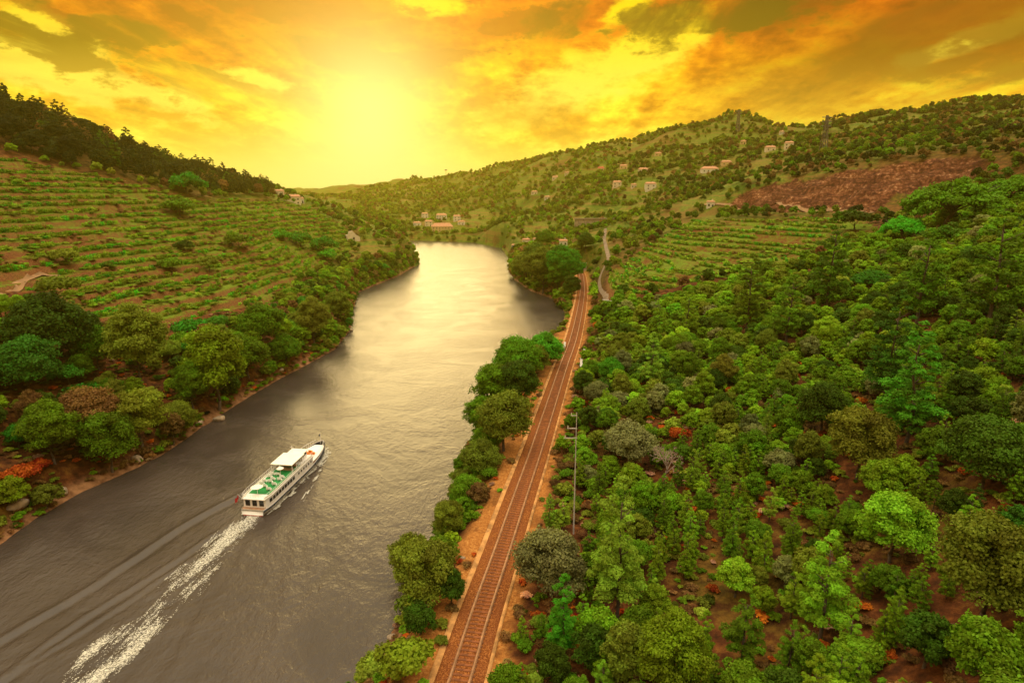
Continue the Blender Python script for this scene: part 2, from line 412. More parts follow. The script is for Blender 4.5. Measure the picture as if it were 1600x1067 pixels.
# ---------------------------------------------------------------- materials
def new_mat(name):
    m = bpy.data.materials.new(name); m.use_nodes = True; return m, NT(m.node_tree)
def finish(T, col, rough=0.8, bump=None, bstr=0.3, bdist=0.1, spec=0.3, metal=0.0):
    b = T.n('ShaderNodeBsdfPrincipled'); o = T.n('ShaderNodeOutputMaterial')
    T.val(b.inputs['Base Color'], col if isinstance(col, bpy.types.NodeSocket) else tuple(col) + (1.0,))
    T.val(b.inputs['Roughness'], rough); b.inputs['Specular IOR Level'].default_value = spec; b.inputs['Metallic'].default_value = metal
    if bump is not None:
        bp = T.n('ShaderNodeBump'); T.link(bump, bp.inputs['Height']); bp.inputs['Strength'].default_value = bstr; bp.inputs['Distance'].default_value = bdist
        T.link(bp.outputs[0], b.inputs['Normal'])
    T.link(b.outputs[0], o.inputs[0]); return b, o
def mat_plain(name, col, rough=0.6, var=0.25, scale=2.0, spec=0.4, metal=0.0):
    m, T = new_mat(name); tc = T.n('ShaderNodeTexCoord')
    n = T.noise(tc.outputs['Object'], scale, 5, 0.6)
    dark = [c * (1 - var) for c in col]; lite = [min(1, c * (1 + var * 0.6)) for c in col]
    finish(T, T.mix(T.smooth(n, 0.3, 0.7), dark, lite), rough, n, 0.15, 0.05, spec, metal); return m
def mat_leaf(name, rnd=0.25, trans=0.25):
    """foliage: the plant's own colour comes from the object, each leaf spray varies a little"""
    m, T = new_mat(name)
    oi = T.n('ShaderNodeObjectInfo'); at = T.n('ShaderNodeAttribute'); at.attribute_name = 'tint'
    hs = T.n('ShaderNodeHueSaturation')
    T.link(oi.outputs['Color'], hs.inputs['Color'])
    T.link(T.math('ADD', T.math('MULTIPLY', T.math('SUBTRACT', oi.outputs['Random'], 0.5), 0.022), T.math('ADD', 0.488, T.math('MULTIPLY', T.math('SUBTRACT', at.outputs['Fac'], 0.5), 0.035))), hs.inputs['Hue'])
    T.link(T.math('ADD', 0.50, T.math('ADD', T.math('MULTIPLY', at.outputs['Fac'], 0.95), T.math('MULTIPLY', oi.outputs['Random'], rnd))), hs.inputs['Value'])
    col = hs.outputs[0]
    b = T.n('ShaderNodeBsdfPrincipled'); T.link(col, b.inputs['Base Color']); b.inputs['Roughness'].default_value = 0.6; b.inputs['Specular IOR Level'].default_value = 0.05
    tr = T.n('ShaderNodeBsdfTranslucent'); T.link(T.mix(1.0, col, (1.2, 1.25, 0.5), 'MULTIPLY'), tr.inputs[0])
    mx = T.n('ShaderNodeMixShader'); mx.inputs[0].default_value = trans; T.link(b.outputs[0], mx.inputs[1]); T.link(tr.outputs[0], mx.inputs[2])
    o = T.n('ShaderNodeOutputMaterial'); T.link(mx.outputs[0], o.inputs[0]); return m
M = {}
M['leaf'] = mat_leaf('leaf')
M['leaf_mass'] = mat_leaf('leaf_mass', 0.8)
M['bark'] = mat_plain('bark', (0.11, 0.075, 0.05), 0.9, 0.4, 3)
M['bark_pale'] = mat_plain('bark_pale', (0.34, 0.24, 0.19), 0.9, 0.3, 3)
M['wall'] = mat_plain('wall', (0.66, 0.55, 0.38), 0.8, 0.15, 0.4)
M['wall_white'] = mat_plain('wall_white', (0.66, 0.60, 0.48), 0.8, 0.12, 0.4)
M['wall_ochre'] = mat_plain('wall_ochre', (0.62, 0.44, 0.20), 0.85, 0.2, 0.4)
M['stone'] = mat_plain('stone', (0.38, 0.28, 0.19), 0.9, 0.4, 0.7)
M['rooftile'] = mat_plain('rooftile', (0.48, 0.22, 0.11), 0.8, 0.3, 1.0)
M['roof_red'] = mat_plain('roof_red', (0.55, 0.03, 0.02), 0.6, 0.2, 1.0)
M['dark'] = mat_plain('dark', (0.02, 0.02, 0.02), 0.4, 0.3, 1.0)
M['concrete'] = mat_plain('concrete', (0.46, 0.41, 0.38), 0.85, 0.3, 1.2)
M['rust'] = mat_plain('rust', (0.40, 0.15, 0.05), 0.5, 0.3, 3.0, 0.5)
M['railtop'] = mat_plain('railtop', (0.36, 0.17, 0.075), 0.55, 0.35, 1.0, 0.4)
M['sleeper'] = mat_plain('sleeper', (0.20, 0.062, 0.018), 0.9, 0.5, 0.9)
M['iron'] = mat_plain('iron', (0.12, 0.09, 0.07), 0.6, 0.3, 2.0)

# ---------------------------------------------------------------- terrain
def build_terrain():
    th = np.linspace(R(-84), R(84), 620)
    r = np.r_[np.exp(np.linspace(math.log(14), math.log(720), 820)), np.exp(np.linspace(math.log(726), math.log(2150), 150))]
    TT, RR = np.meshgrid(th, r)
    x = (RR * np.sin(TT)).ravel(); y = (RR * np.cos(TT)).ravel() - 8
    z, z0, tl, tr, q, ds, ins, dt = ground(x, y, True)
    nr, nt = RR.shape
    i = np.arange(nr - 1)[:, None] * nt + np.arange(nt - 1)[None, :]
    F = np.stack([i, i + 1, i + nt + 1, i + nt], -1).reshape(-1, 4)
    px, py, d = proj(x, y, z0)
    scrub = np.clip(1 - np.abs(dt - 6) / 13, 0, 1)
    m, T = new_mat('earth')
    geo = T.n('ShaderNodeNewGeometry'); P = geo.outputs['Position']
    def attr(n):
        a = T.n('ShaderNodeAttribute'); a.attribute_name = n; return a.outputs['Fac']
    sepn = T.n('ShaderNodeSeparateXYZ'); T.link(geo.outputs['Normal'], sepn.inputs[0])
    a1 = T.noise(P, 0.045, 6, 0.6); a2 = T.noise(P, 0.5, 6, 0.65); a3 = T.noise(P, 2.6, 4, 0.7)
    earth = T.ramp(a2, [(0.30, (0.022, 0.009, 0.004)), (0.5, (0.085, 0.026, 0.008)), (0.68, (0.19, 0.062, 0.016))])
    grass = T.ramp(a3, [(0.3, (0.05, 0.10, 0.006)), (0.55, (0.12, 0.18, 0.010)), (0.75, (0.25, 0.24, 0.02))])
    far_green = T.ramp(a2, [(0.32, (0.04, 0.075, 0.006)), (0.5, (0.10, 0.14, 0.012)), (0.68, (0.24, 0.17, 0.03))])
    sep2 = T.n('ShaderNodeSeparateXYZ'); T.link(P, sep2.inputs[0])
    base = T.mix(T.smooth(T.math('ADD', T.math('MULTIPLY', a1, .6), T.math('MULTIPLY', a2, .4)), 0.50, 0.62), earth, T.mix(0.22, earth, grass))
    bz = T.noise(T.mapping(P, (0.006, 0.006, 0.34), (0, 0, 0)), 1.0, 3, 0.6, 0.25)
    fld = T.noise(P, 0.018, 5, 0.6, 0.4)
    far_green = T.mix(T.math('MULTIPLY', T.smooth(bz, 0.52, 0.58), 0.7), far_green, (0.20, 0.12, 0.03))
    far_green = T.mix(T.math('MULTIPLY', T.smooth(fld, 0.54, 0.60), 0.7), far_green, (0.05, 0.10, 0.006))
    far_green = T.mix(T.math('MULTIPLY', T.smooth(fld, 0.44, 0.38), 0.7), far_green, (0.15, 0.075, 0.02))
    base = T.mix(T.smooth(sep2.outputs[1], 260, 480), base, T.mix(T.smooth(a1, 0.56, 0.66), far_green, T.mix(0.6, far_green, earth)))
    ter = T.mix(T.smooth(T.math('ADD', T.math('MULTIPLY', a2, .5), T.math('MULTIPLY', a1, .5)), 0.40, 0.56), T.mix(0.6, earth, (0.16, 0.055, 0.014)), grass)
    wallc = T.ramp(a3, [(0.35, (0.07, 0.025, 0.010)), (0.6, (0.24, 0.095, 0.035))])
    steep = T.smooth(sepn.outputs[2], 0.90, 0.72)
    ter = T.mix(T.math('MULTIPLY', steep, 0.9), ter, wallc)
    base = T.mix(attr('terrace'), base, ter)
    v = T.n('ShaderNodeTexVoronoi'); v.feature = 'DISTANCE_TO_EDGE'; T.link(T.mapping(P, (0.22, 0.22, 0.8), (0.3, 0.1, 0.6)), v.inputs['Vector']); v.inputs['Scale'].default_value = 1.0
    strat = T.noise(T.mapping(P, (0.06, 0.06, 0.9), (0.12, 0.05, 0)), 1.0, 6, 0.7, 0.6); big = T.noise(P, 0.06, 4, 0.6)
    rk = T.ramp(T.math('ADD', T.math('MULTIPLY', T.math('ADD', T.math('MULTIPLY', strat, .30), T.math('MULTIPLY', a2, .60)), .95), T.math('ADD', T.math('MULTIPLY', a3, .12), T.math('MULTIPLY', T.smooth(v.outputs[0], 0, .12), .05))), [(0.38, (0.02, 0.006, 0.003)), (0.49, (0.055, 0.015, 0.006)), (0.58, (0.13, 0.045, 0.018)), (0.70, (0.42, 0.24, 0.12))])
    rk = T.mix(T.smooth(big, 0.46, 0.60), rk, T.mix(1.0, rk, (1.6, 1.75, 1.8), 'MULTIPLY'))
    base = T.mix(attr('rock'), base, rk)
    tr_ = T.ramp(a3, [(0.3, (0.20, 0.065, 0.015)), (0.55, (0.38, 0.15, 0.035)), (0.75, (0.52, 0.27, 0.08))])
    base = T.mix(attr('verge'), base, tr_)
    sh = T.ramp(a2, [(0.35, (0.09, 0.035, 0.015)), (0.6, (0.30, 0.15, 0.07))])
    base = T.mix(attr('shore'), base, sh)
    finish(T, base, 0.95, T.math('ADD', a2, T.math('MULTIPLY', a3, .5)), 0.6, 0.5, 0.1)
    rightside = x > np.interp(y, TRK[:, 1], TRK[:, 0])
    verge = np.where(rightside, sstep(dt + 3 * (fbm(x / 3, y / 3, 3, 18) - .5), 6.0, 4.0), sstep(dt, 9, 4.5)) * sstep(dt, 1, 2) * (.55 + .45 * (fbm(x / 2.5, y / 2.5, 3, 48) > .45)) + 0.55 * sstep(dt, 17, 9) * (x < np.interp(y, TRK[:, 1], TRK[:, 0])) * (fbm(x / 4, y / 4, 3, 8) > .40)
    sh_m = sstep(z, 2.2, 0.7) * (d < 500)
    me = np_mesh('terrain', np.c_[x, y, z], F, m, True, vattr={'terrace': (tl | tr).astype(float), 'rock': q.astype(float), 'verge': np.clip(verge, 0, 1), 'shore': sh_m})
    tag(link('terrain', me), 'reddish hillsides and valley sides either side of the river', 'terrain', kind='structure')
build_terrain()

# ---------------------------------------------------------------- water
BOAT_S = at_z(395, 806, 0); BOAT_B = at_z(503, 703, 0)
bd = (BOAT_B - BOAT_S)[:2]; BL = float(np.linalg.norm(bd)); bd /= BL; bn = np.array([bd[1], -bd[0]])   # bn: starboard
BH = math.atan2(bd[1], bd[0])
def build_water():
    m, T = new_mat('river_water')
    geo = T.n('ShaderNodeNewGeometry'); P = geo.outputs['Position']
    w1 = T.noise(T.mapping(P, (1, .55, 1), (0, 0, .5)), 1.1, 4, 0.6, 0.3); w2 = T.noise(T.mapping(P, (1, .5, 1), (0, 0, -.3)), 3.2, 3, 0.6, 0.2)
    w3 = T.noise(P, 0.055, 5, 0.6, 0.8)
    hgt = T.math('ADD', T.math('MULTIPLY', w1, 1.0), T.math('MULTIPLY', w2, 0.35))
    amp = T.smooth(w3, 0.35, 0.65, 0.45, 1.2)
    b, o = finish(T, T.mix(T.smooth(w3, 0.3, 0.7), (0.042, 0.030, 0.024), (0.062, 0.045, 0.036)), 0.24, T.math('MULTIPLY', hgt, amp), 0.55, 0.30, 0.6)
    b.inputs['IOR'].default_value = 1.33
    # coarse sheet with a fine window round the boat
    gx = np.unique(np.r_[np.arange(-900, -130, 22.), np.arange(-130, -8, .42), np.arange(-8, 260, 12.)])
    gy = np.unique(np.r_[np.arange(-260, 44, 12.), np.arange(44, 165, .42), np.arange(165, 1300, 20.)])
    X, Y = np.meshgrid(gx, gy); x = X.ravel(); y = Y.ravel()
    rel = np.c_[x, y] - BOAT_S[:2]; s = rel @ bd; t = rel @ bn      # s forward of stern, t to starboard
    z = np.zeros_like(x)
    fade = sstep(x, -129, -120) * sstep(x, -9, -16) * sstep(y, 45, 52) * sstep(y, 164, 155)
    L = -s + BL
    for sgn, apex, slope, amp0, wd in ((-1, BL * .95, .235, .40, .75), (1, BL * .95, .30, .07, 1.0), (-1, 2.0, .19, .24, .6), (1, 1.0, .24, .04, .8), (-1, -9, .21, .17, .5), (1, -12, .34, .05, .9)):
        back = apex - s
        c = sgn * (2.0 + slope * np.maximum(back, 0)) + 0.5 * np.sin(back / 7.0) + 1.1 * (fbm(back / 8, back * 0, 2, 6) - .5)
        a = amp0 * sstep(back, 1, 12) * np.exp(-np.maximum(back, 0) / 90) * (0.75 + 0.5 * fbm(back / 5, t / 40, 2, 3))
        u = (t - c) / wd
        z += a * (np.exp(-u * u) - .7 * np.exp(-((t - c) * sgn + 1.7 * wd) ** 2 / (wd * wd * 1.3)))
    behind = sstep(s, 1, -2) * np.exp(np.minimum(s, 0) / 45)
    z += behind * np.exp(-(t / 2.6) ** 2) * (fbm(x * .9, y * .9, 3, 5) - .5) * .5
    z += (fbm(x / 2.2 + y / 6, y / 3.4, 3, 12) - .5) * 0.10
    z *= fade
    nr, nt = X.shape; i = np.arange(nr - 1)[:, None] * nt + np.arange(nt - 1)[None, :]
    F = np.stack([i, i + 1, i + nt + 1, i + nt], -1).reshape(-1, 4)
    me = np_mesh('water', np.c_[x, y, z], F, m, True)
    tag(link('water', me), 'brown river water winding towards the low sun', 'water', kind='structure')
    # foam: broken sheet of froth lying on the water
    fm, T = new_mat('foam'); g = T.n('ShaderNodeNewGeometry')
    fb, fo = finish(T, T.mix(T.noise(g.outputs['Position'], 3.0, 4, .6), (.42, .38, .30), (.85, .82, .74)), 0.7)
    tp = T.n('ShaderNodeBsdfTransparent'); mx = T.n('ShaderNodeMixShader')
    T.link(T.smooth(T.noise(g.outputs['Position'], 4.0, 6, .8), .38, .62, .12, 1.0), mx.inputs[0]); T.link(tp.outputs[0], mx.inputs[1]); T.link(fb.outputs[0], mx.inputs[2]); T.link(mx.outputs[0], fo.inputs[0])
    rng0 = np.random.default_rng(3)
    st = .085
    S = np.arange(-64, BL + 1.5, st); Tt = np.arange(-9, 9, st)
    SS, TT = np.meshgrid(S, Tt, indexing='ij'); ss = SS.ravel(); tt = TT.ravel()
    wk = np.abs(tt - 0.35 * np.sin(ss / 9)) / (1.9 + 0.13 * np.clip(-ss, 0, 14) - 0.012 * np.clip(-ss - 14, 0, 60))
    dens = (ss < 0.0) * (1.20 - .75 * wk) * (1 - np.clip(-ss - 3, 0, 60) / 60 * .80)
    dens -= .35 * sstep(wk, .8, 1.3)
    str_ = fbm(tt * 1.7 + .5 * np.sin(ss / 5), ss * .22, 4, 11) * .45 + fbm(tt * 7.5, ss * 1.6, 3, 31) * .35 + rng0.random(len(tt)) * .22
    patch = (fbm(tt / 3.0, ss / 9, 2, 77) - .5) * 2.4 * sstep(ss, -5, -24)
    keep = (str_ * 1.15 + (dens + patch) * .48) > 0.90
    # bow wave and froth along the hull
    hb = beam(np.clip(ss, 0, BL) / BL)
    off = np.abs(tt) - hb
    bow = (ss > 0) & (off > -0.3) & (off < .25 + 1.3 * sstep(ss, BL * .55, BL * .93) * sstep(ss, BL + 1.4, BL * .95) + .8 * sstep(ss, 0, 8) * (fbm(ss / 3, tt, 2, 2) > .55))
    bow &= fbm(tt * 2.2, ss * .9, 3, 41) > (.42 + .12 * sstep(off, 0, 1.2))
    bow |= (ss > BL * .86) & (ss < BL + .9) & (off < 1.0) & (off > -.4) & (fbm(tt * 2, ss * 1.5, 3, 4) > .36)
    far = (ss > BL * .2) & (ss < BL * .75) & (tt > 0) & (np.abs(off - (1.0 + .16 * (BL * .8 - ss))) < .35) & (fbm(tt * 2, ss * .7, 3, 14) > .58)
    K = (keep | bow | far).reshape(SS.shape)[:-1, :-1]
    nt = len(Tt); ii, jj = np.nonzero(K); a = ii * nt + jj; F = np.stack([a, a + nt, a + nt + 1, a + 1], -1)
    wx = BOAT_S[0] + ss * bd[0] + tt * bn[0]; wy = BOAT_S[1] + ss * bd[1] + tt * bn[1]
    # height: follow the ridges
    gi = np.clip(np.searchsorted(gx, wx) - 1, 0, len(gx) - 2); gj = np.clip(np.searchsorted(gy, wy) - 1, 0, len(gy) - 2)
    Zg = z.reshape(X.shape); fx = (wx - gx[gi]) / (gx[gi + 1] - gx[gi]); fy = (wy - gy[gj]) / (gy[gj + 1] - gy[gj])
    wz = (Zg[gj, gi] * (1 - fx) + Zg[gj, gi + 1] * fx) * (1 - fy) + (Zg[gj + 1, gi] * (1 - fx) + Zg[gj + 1, gi + 1] * fx) * fy
    wz = wz + .05 + .12 * (fbm(tt * 2.2, ss * 1.5, 2, 8))
    used = np.unique(F); remap = np.zeros(len(wx), np.int64); remap[used] = np.arange(len(used))
    me = np_mesh('wake_foam', np.c_[wx, wy, wz][used], remap[F], fm, True)
    tag(link('wake_foam', me), 'white churned foam trailing behind the cruise boat', 'foam', kind='stuff')
def beam(u):
    """half beam of the hull along its length, 0 stern to 1 bow"""
    u = np.asarray(u, float)
    return 2.75 * np.where(u < .12, .80 + .20 * np.sin(u / .12 * math.pi / 2), np.where(u < .6, 1.0, np.sqrt(np.clip(1 - ((u - .6) / .4) ** 2.2, 0, 1))))
build_water()

rng = np.random.default_rng(7)
# ---------------------------------------------------------------- foliage meshes (crown radius about 1, base at 0)
def quads(C, N, size, aspect, rg, jit=0.6):
    """leaf sprays: one quad at each centre C facing roughly N"""
    n = len(C); N = N + rg.normal(0, jit, (n, 3)); N /= np.linalg.norm(N, axis=1)[:, None] + 1e-9
    a = np.cross(N, rg.normal(0, 1, (n, 3))); a /= np.linalg.norm(a, axis=1)[:, None] + 1e-9; b = np.cross(N, a)
    s = size * rg.uniform(.6, 1.3, n)[:, None]; a = a * s; b = b * s * aspect
    V = np.stack([C - a - b * .5, C + a * .2 - b, C + a + b * .4, C - a * .3 + b], 1).reshape(-1, 3)
    return V, np.arange(4 * n).reshape(-1, 4)
def clump_cloud(cents, rads, per, size, seed, flat=0.8, up=0.35, aspect=.75, jit=.6):
    rg = np.random.default_rng(seed); Cs, Ns, tint = [], [], []
    for c, r in zip(cents, rads):
        n = int(per * (r / np.mean(rads)) ** 1.5) + 4
        d = rg.normal(0, 1, (n, 3)); d /= np.linalg.norm(d, axis=1)[:, None]
        d[:, 2] = np.where(d[:, 2] < -.3, -d[:, 2] * .8, d[:, 2])
        rr = r * rg.uniform(.55, 1.0, n)[:, None] * (1 + .25 * np.sin(d[:, :1] * 7 + c[0] * 9) * np.cos(d[:, 1:2] * 6))
        Cs.append(c + d * rr * np.array([1, 1, flat])); Ns.append(d + np.array([0, 0, up])); t0 = rg.uniform(.15, .85)
        tint.append(np.clip(t0 + rg.normal(0, .16, n), 0, 1))
    V, F = quads(np.concatenate(Cs), np.concatenate(Ns), size, aspect, rg, jit)
    return V, F, np.concatenate(tint)
def broad_crown(seed, nc=36, per=300, size=.050, tall=1.0, mat='leaf'):
    rg = np.random.default_rng(seed); cents, rads = [], []
    lob = rg.uniform(0, 6.28, 3)
    for i in range(nc):
        z = 1 - 1.55 * (i + .5) / nc; t = i * 2.39996 + rg.normal(0, .3); k = math.sqrt(max(0, 1 - z * z))
        f = .70 * (1 + .16 * math.sin(2 * t + lob[0]) + .12 * math.sin(3 * t + lob[1])) * rg.uniform(.75, 1.12)
        cents.append((k * f * math.cos(t), k * f * math.sin(t), 1.12 * tall + z * .72 * tall * rg.uniform(.8, 1.12))); rads.append(rg.uniform(.20, .40))
    for i in range(6): cents.append((rg.normal(0, .25), rg.normal(0, .25), rg.uniform(.8, 1.5) * tall)); rads.append(.42)
    V, F, t = clump_cloud(np.array(cents), np.array(rads), per, size, seed + 1)
    return np_mesh('crown', V, F, M[mat], False, {'tint': t})
def pine_crown(seed, h=3.2, per=170, size=.046, mat='leaf'):
    rg = np.random.default_rng(seed); cents, rads = [], []
    z = h * .16; a = rg.uniform(0, 6)
    while z < h * .97:
        u = (z - h * .16) / (h * .81); R0 = (.86 * (1 - u) ** .7 * min(1, .55 + 2.2 * u) + .12) * rg.uniform(.8, 1.1); n = max(2, int(5.5 * R0 + 1.5))
        for k in range(n):
            if rg.random() < .14: continue
            t = a + k * 6.283 / n + rg.normal(0, .25); rr = R0 * rg.uniform(.55, 1.0)
            cents.append((rr * math.cos(t), rr * math.sin(t), z + rr * .22 + rg.normal(0, .05))); rads.append(rg.uniform(.13, .26) * (1.15 - .4 * u))
            if rr > .5: cents.append((rr * .5 * math.cos(t), rr * .5 * math.sin(t), z + .05)); rads.append(.19)
        z += rg.uniform(.20, .30); a += 1.1
    cents.append((0, 0, h)); rads.append(.14)
    V, F, t = clump_cloud(np.array(cents), np.array(rads), per, size, seed + 1, flat=.7, up=.7, aspect=.42, jit=.5)
    return np_mesh('crown', V, F, M[mat], False, {'tint': t}), cents
def umbrella_crown(seed):
    rg = np.random.default_rng(seed); cents, rads = [], []
    for i in range(46):
        r = math.sqrt((i + .5) / 46) * .95; t = i * 2.39996
        cents.append((r * math.cos(t), r * math.sin(t), .48 + .55 * (1 - r * r) + rg.normal(0, .06))); rads.append(rg.uniform(.17, .27))
    V, F, t = clump_cloud(np.array(cents), np.array(rads), 240, .042, seed + 1, flat=.8, up=.6, aspect=.5)
    return np_mesh('crown', V, F, M['leaf'], False, {'tint': t * .6 + .2})
def shrub_crown(seed, nc=14, per=260, size=.065, mat='leaf'):
    rg = np.random.default_rng(seed); cents, rads = [], []
    for i in range(nc):
        t = i * 2.4; r = .68 * math.sqrt((i + .5) / nc) * rg.uniform(.8, 1.15)
        cents.append((r * math.cos(t), r * math.sin(t), .30 + .45 * (1 - r * r) * rg.uniform(.7, 1.3))); rads.append(rg.uniform(.25, .42))
    V, F, t = clump_cloud(np.array(cents), np.array(rads), per, size, seed + 1, flat=.85)
    V[:, 2] = np.maximum(V[:, 2], .0)
    return np_mesh('crown', V, F, M[mat], False, {'tint': t})
def trunk_mesh(seed, top, r0, limbs, mat='bark', spread=.6, lo=.4):
    rg = np.random.default_rng(seed); b = MB(); p = np.array([0, 0, -.35]); n = 4; pts = [p]
    for i in range(n):
        p = np.array([rg.normal(0, .035), rg.normal(0, .035), top * (i + 1) / n]); pts.append(p)
    for i in range(n): b.tube(pts[i], pts[i + 1], r0 * (1 - .75 * i / n), r0 * (1 - .75 * (i + 1) / n), 6)
    for i in range(limbs):
        t = i * 2.4 + rg.normal(0, .3); z = top * rg.uniform(lo, .95); L = spread * rg.uniform(.6, 1.1)
        q0 = np.array([0, 0, z]); q1 = q0 + np.array([math.cos(t) * L * .5, math.sin(t) * L * .5, L * .30]); q2 = q1 + np.array([math.cos(t + .3) * L * .5, math.sin(t + .3) * L * .5, L * .34])
        b.tube(q0, q1, r0 * .35, r0 * .22, 5).tube(q1, q2, r0 * .22, r0 * .07, 4)
    return b.mesh('trunk', M[mat], True)
def bare_crown(seed):
    rg = np.random.default_rng(seed); b = MB()
    def grow(p, d, L, r, k):
        q = p + d * L; b.tube(p, q, r, r * .6, 4)
        if k == 0: return
        for i in range(3 if k > 1 else 4):
            e = d + rg.normal(0, .55, 3); e[2] += .12; e /= np.linalg.norm(e); grow(q, e, L * rg.uniform(.6, .8), r * .6, k - 1)
    for i in range(7):
        t = i * .9; grow(np.array([0, 0, .35 + .1 * i]), np.array([math.cos(t) * .7, math.sin(t) * .7, .75]) / 1.03, .42, .035, 3)
    return b.mesh('crown', M['bark_pale'])
LIB = {'broadleaf_tree': [], 'pine_tree': [], 'shrub': [], 'umbrella': [], 'bare': [], 'big': []}
for i in range(4):
    LIB['big'].append((broad_crown(150 + i, nc=58, per=420, size=.033, tall=(1.0, 1.25, .9, 1.4)[i]), trunk_mesh(160 + i, 1.1, .06, 10)))
for i in range(7):
    LIB['broadleaf_tree'].append((broad_crown(100 + i, tall=(1.0, 1.15, .9, 1.3, 1.0, 1.45, .85)[i], nc=(36, 40, 30, 42, 26, 44, 32)[i]), trunk_mesh(130 + i, 1.1, .075, 8)))
for i in range(6):
    hh = (3.0, 3.5, 2.7, 4.2, 3.3, 3.8)[i]; c, _ = pine_crown(200 + i, hh); LIB['pine_tree'].append((c, trunk_mesh(230 + i, hh * .84, .06, 14, lo=.2, spread=.42)))
for i in range(4): LIB['shrub'].append((shrub_crown(300 + i), trunk_mesh(330 + i, .4, .05, 5, spread=.4)))
for i in range(2): LIB['umbrella'].append((umbrella_crown(400 + i), trunk_mesh(430 + i, .6, .07, 12, spread=.8, lo=.7)))
LIB['bare'].append((bare_crown(500), trunk_mesh(501, .9, .06, 0, 'bark_pale')))
FAR = {'broad': [broad_crown(600 + i, nc=14, per=40, size=.16, tall=(1, 1.2, .9)[i], mat='leaf_mass') for i in range(3)],
       'mid': [broad_crown(620 + i, nc=28, per=110, size=.085, tall=(1, 1.2, .85)[i], mat='leaf_mass') for i in range(3)],
       'pine': [pine_crown(640 + i, 3.0, per=60, size=.10, mat='leaf_mass')[0] for i in range(2)],
       'shrub': [shrub_crown(660 + i, 7, 26, .24, 'leaf_mass') for i in range(2)],
       'brush': [shrub_crown(680 + i, 9, 60, .13, 'leaf_mass') for i in range(2)]}
def vine_segment(seed):
    rg = np.random.default_rng(seed); n = 46
    C = np.c_[rg.uniform(-1, 1, n), rg.normal(0, .20, n), rg.uniform(.12, 1.0, n)]; N = np.c_[rg.normal(0, .3, n), C[:, 1] * 3, C[:, 2]]
    V, F = quads(C, N, .22, .8, rg); return np_mesh('vine', V, F, M['leaf_mass'], False, {'tint': rg.uniform(0, 1, n)})
FAR['vine'] = [vine_segment(s) for s in (1, 2)]
# materials for masses read their colour from the instance
def fix_mass_material():
    t = M['leaf_mass'].node_tree
    hs = [n for n in t.nodes if n.type == 'HUE_SAT'][0]
    a = t.nodes.new('ShaderNodeAttribute'); a.attribute_type = 'INSTANCER'; a.attribute_name = 'pcol'
    t.links.new(a.outputs['Color'], hs.inputs['Color'])
fix_mass_material()
SRC = {}
for k, ms in FAR.items():
    SRC[k] = [bpy.data.objects.new('%s_source' % k, m) for m in ms]
def mass(name, label, cat, kinds, P, scl, rot, colr):
    """one object of uncountable plants: meshes instanced on its points"""
    if len(P) == 0: return
    P = np.asarray(P, np.float32); n = len(P); srcs = [s for k in kinds for s in SRC[k]]
    me = bpy.data.meshes.new(name); me.vertices.add(n); me.vertices.foreach_set('co', P.ravel())
    def fv(nm, arr):
        a = me.attributes.new(nm, 'FLOAT_VECTOR', 'POINT'); a.data.foreach_set('vector', np.asarray(arr, np.float32).ravel())
    scl = np.asarray(scl, float); scl = np.repeat(scl[:, None], 3, 1) if scl.ndim == 1 else scl
    fv('pscl', scl); fv('prot', np.c_[np.zeros(n), np.zeros(n), rot]); fv('pcol', colr)
    a = me.attributes.new('pvar', 'INT', 'POINT'); a.data.foreach_set('value', rng.integers(0, len(srcs), n).astype(np.int32))
    o = link(name, me)
    g = bpy.data.node_groups.new(name, 'GeometryNodeTree')
    g.interface.new_socket('Geometry', in_out='INPUT', socket_type='NodeSocketGeometry'); g.interface.new_socket('Geometry', in_out='OUTPUT', socket_type='NodeSocketGeometry')
    gi = g.nodes.new('NodeGroupInput'); go = g.nodes.new('NodeGroupOutput'); jn = g.nodes.new('GeometryNodeJoinGeometry')
    def named(nm, ty):
        x = g.nodes.new('GeometryNodeInputNamedAttribute'); x.data_type = ty; x.inputs[0].default_value = nm; return [q for q in x.outputs if q.enabled and q.name == 'Attribute'][0]
    s_, r_, v_ = named('pscl', 'FLOAT_VECTOR'), named('prot', 'FLOAT_VECTOR'), named('pvar', 'INT')
    for i, so_ in enumerate(srcs):
        oi = g.nodes.new('GeometryNodeObjectInfo'); oi.inputs['Object'].default_value = so_
        cmp_ = g.nodes.new('FunctionNodeCompare'); cmp_.data_type = 'INT'; cmp_.operation = 'EQUAL'
        ia = [q for q in cmp_.inputs if q.enabled]; g.links.new(v_, ia[0]); ia[1].default_value = i
        ip = g.nodes.new('GeometryNodeInstanceOnPoints')
        g.links.new(gi.outputs[0], ip.inputs['Points']); g.links.new(cmp_.outputs[0], ip.inputs['Selection']); g.links.new(oi.outputs['Geometry'], ip.inputs['Instance'])
        g.links.new(r_, ip.inputs['Rotation']); g.links.new(s_, ip.inputs['Scale']); g.links.new(ip.outputs[0], jn.inputs[0])
    g.links.new(jn.outputs[0], go.inputs[0])
    o.modifiers.new('plants', 'NODES').node_group = g
    return tag(o, label, cat, kind='stuff')

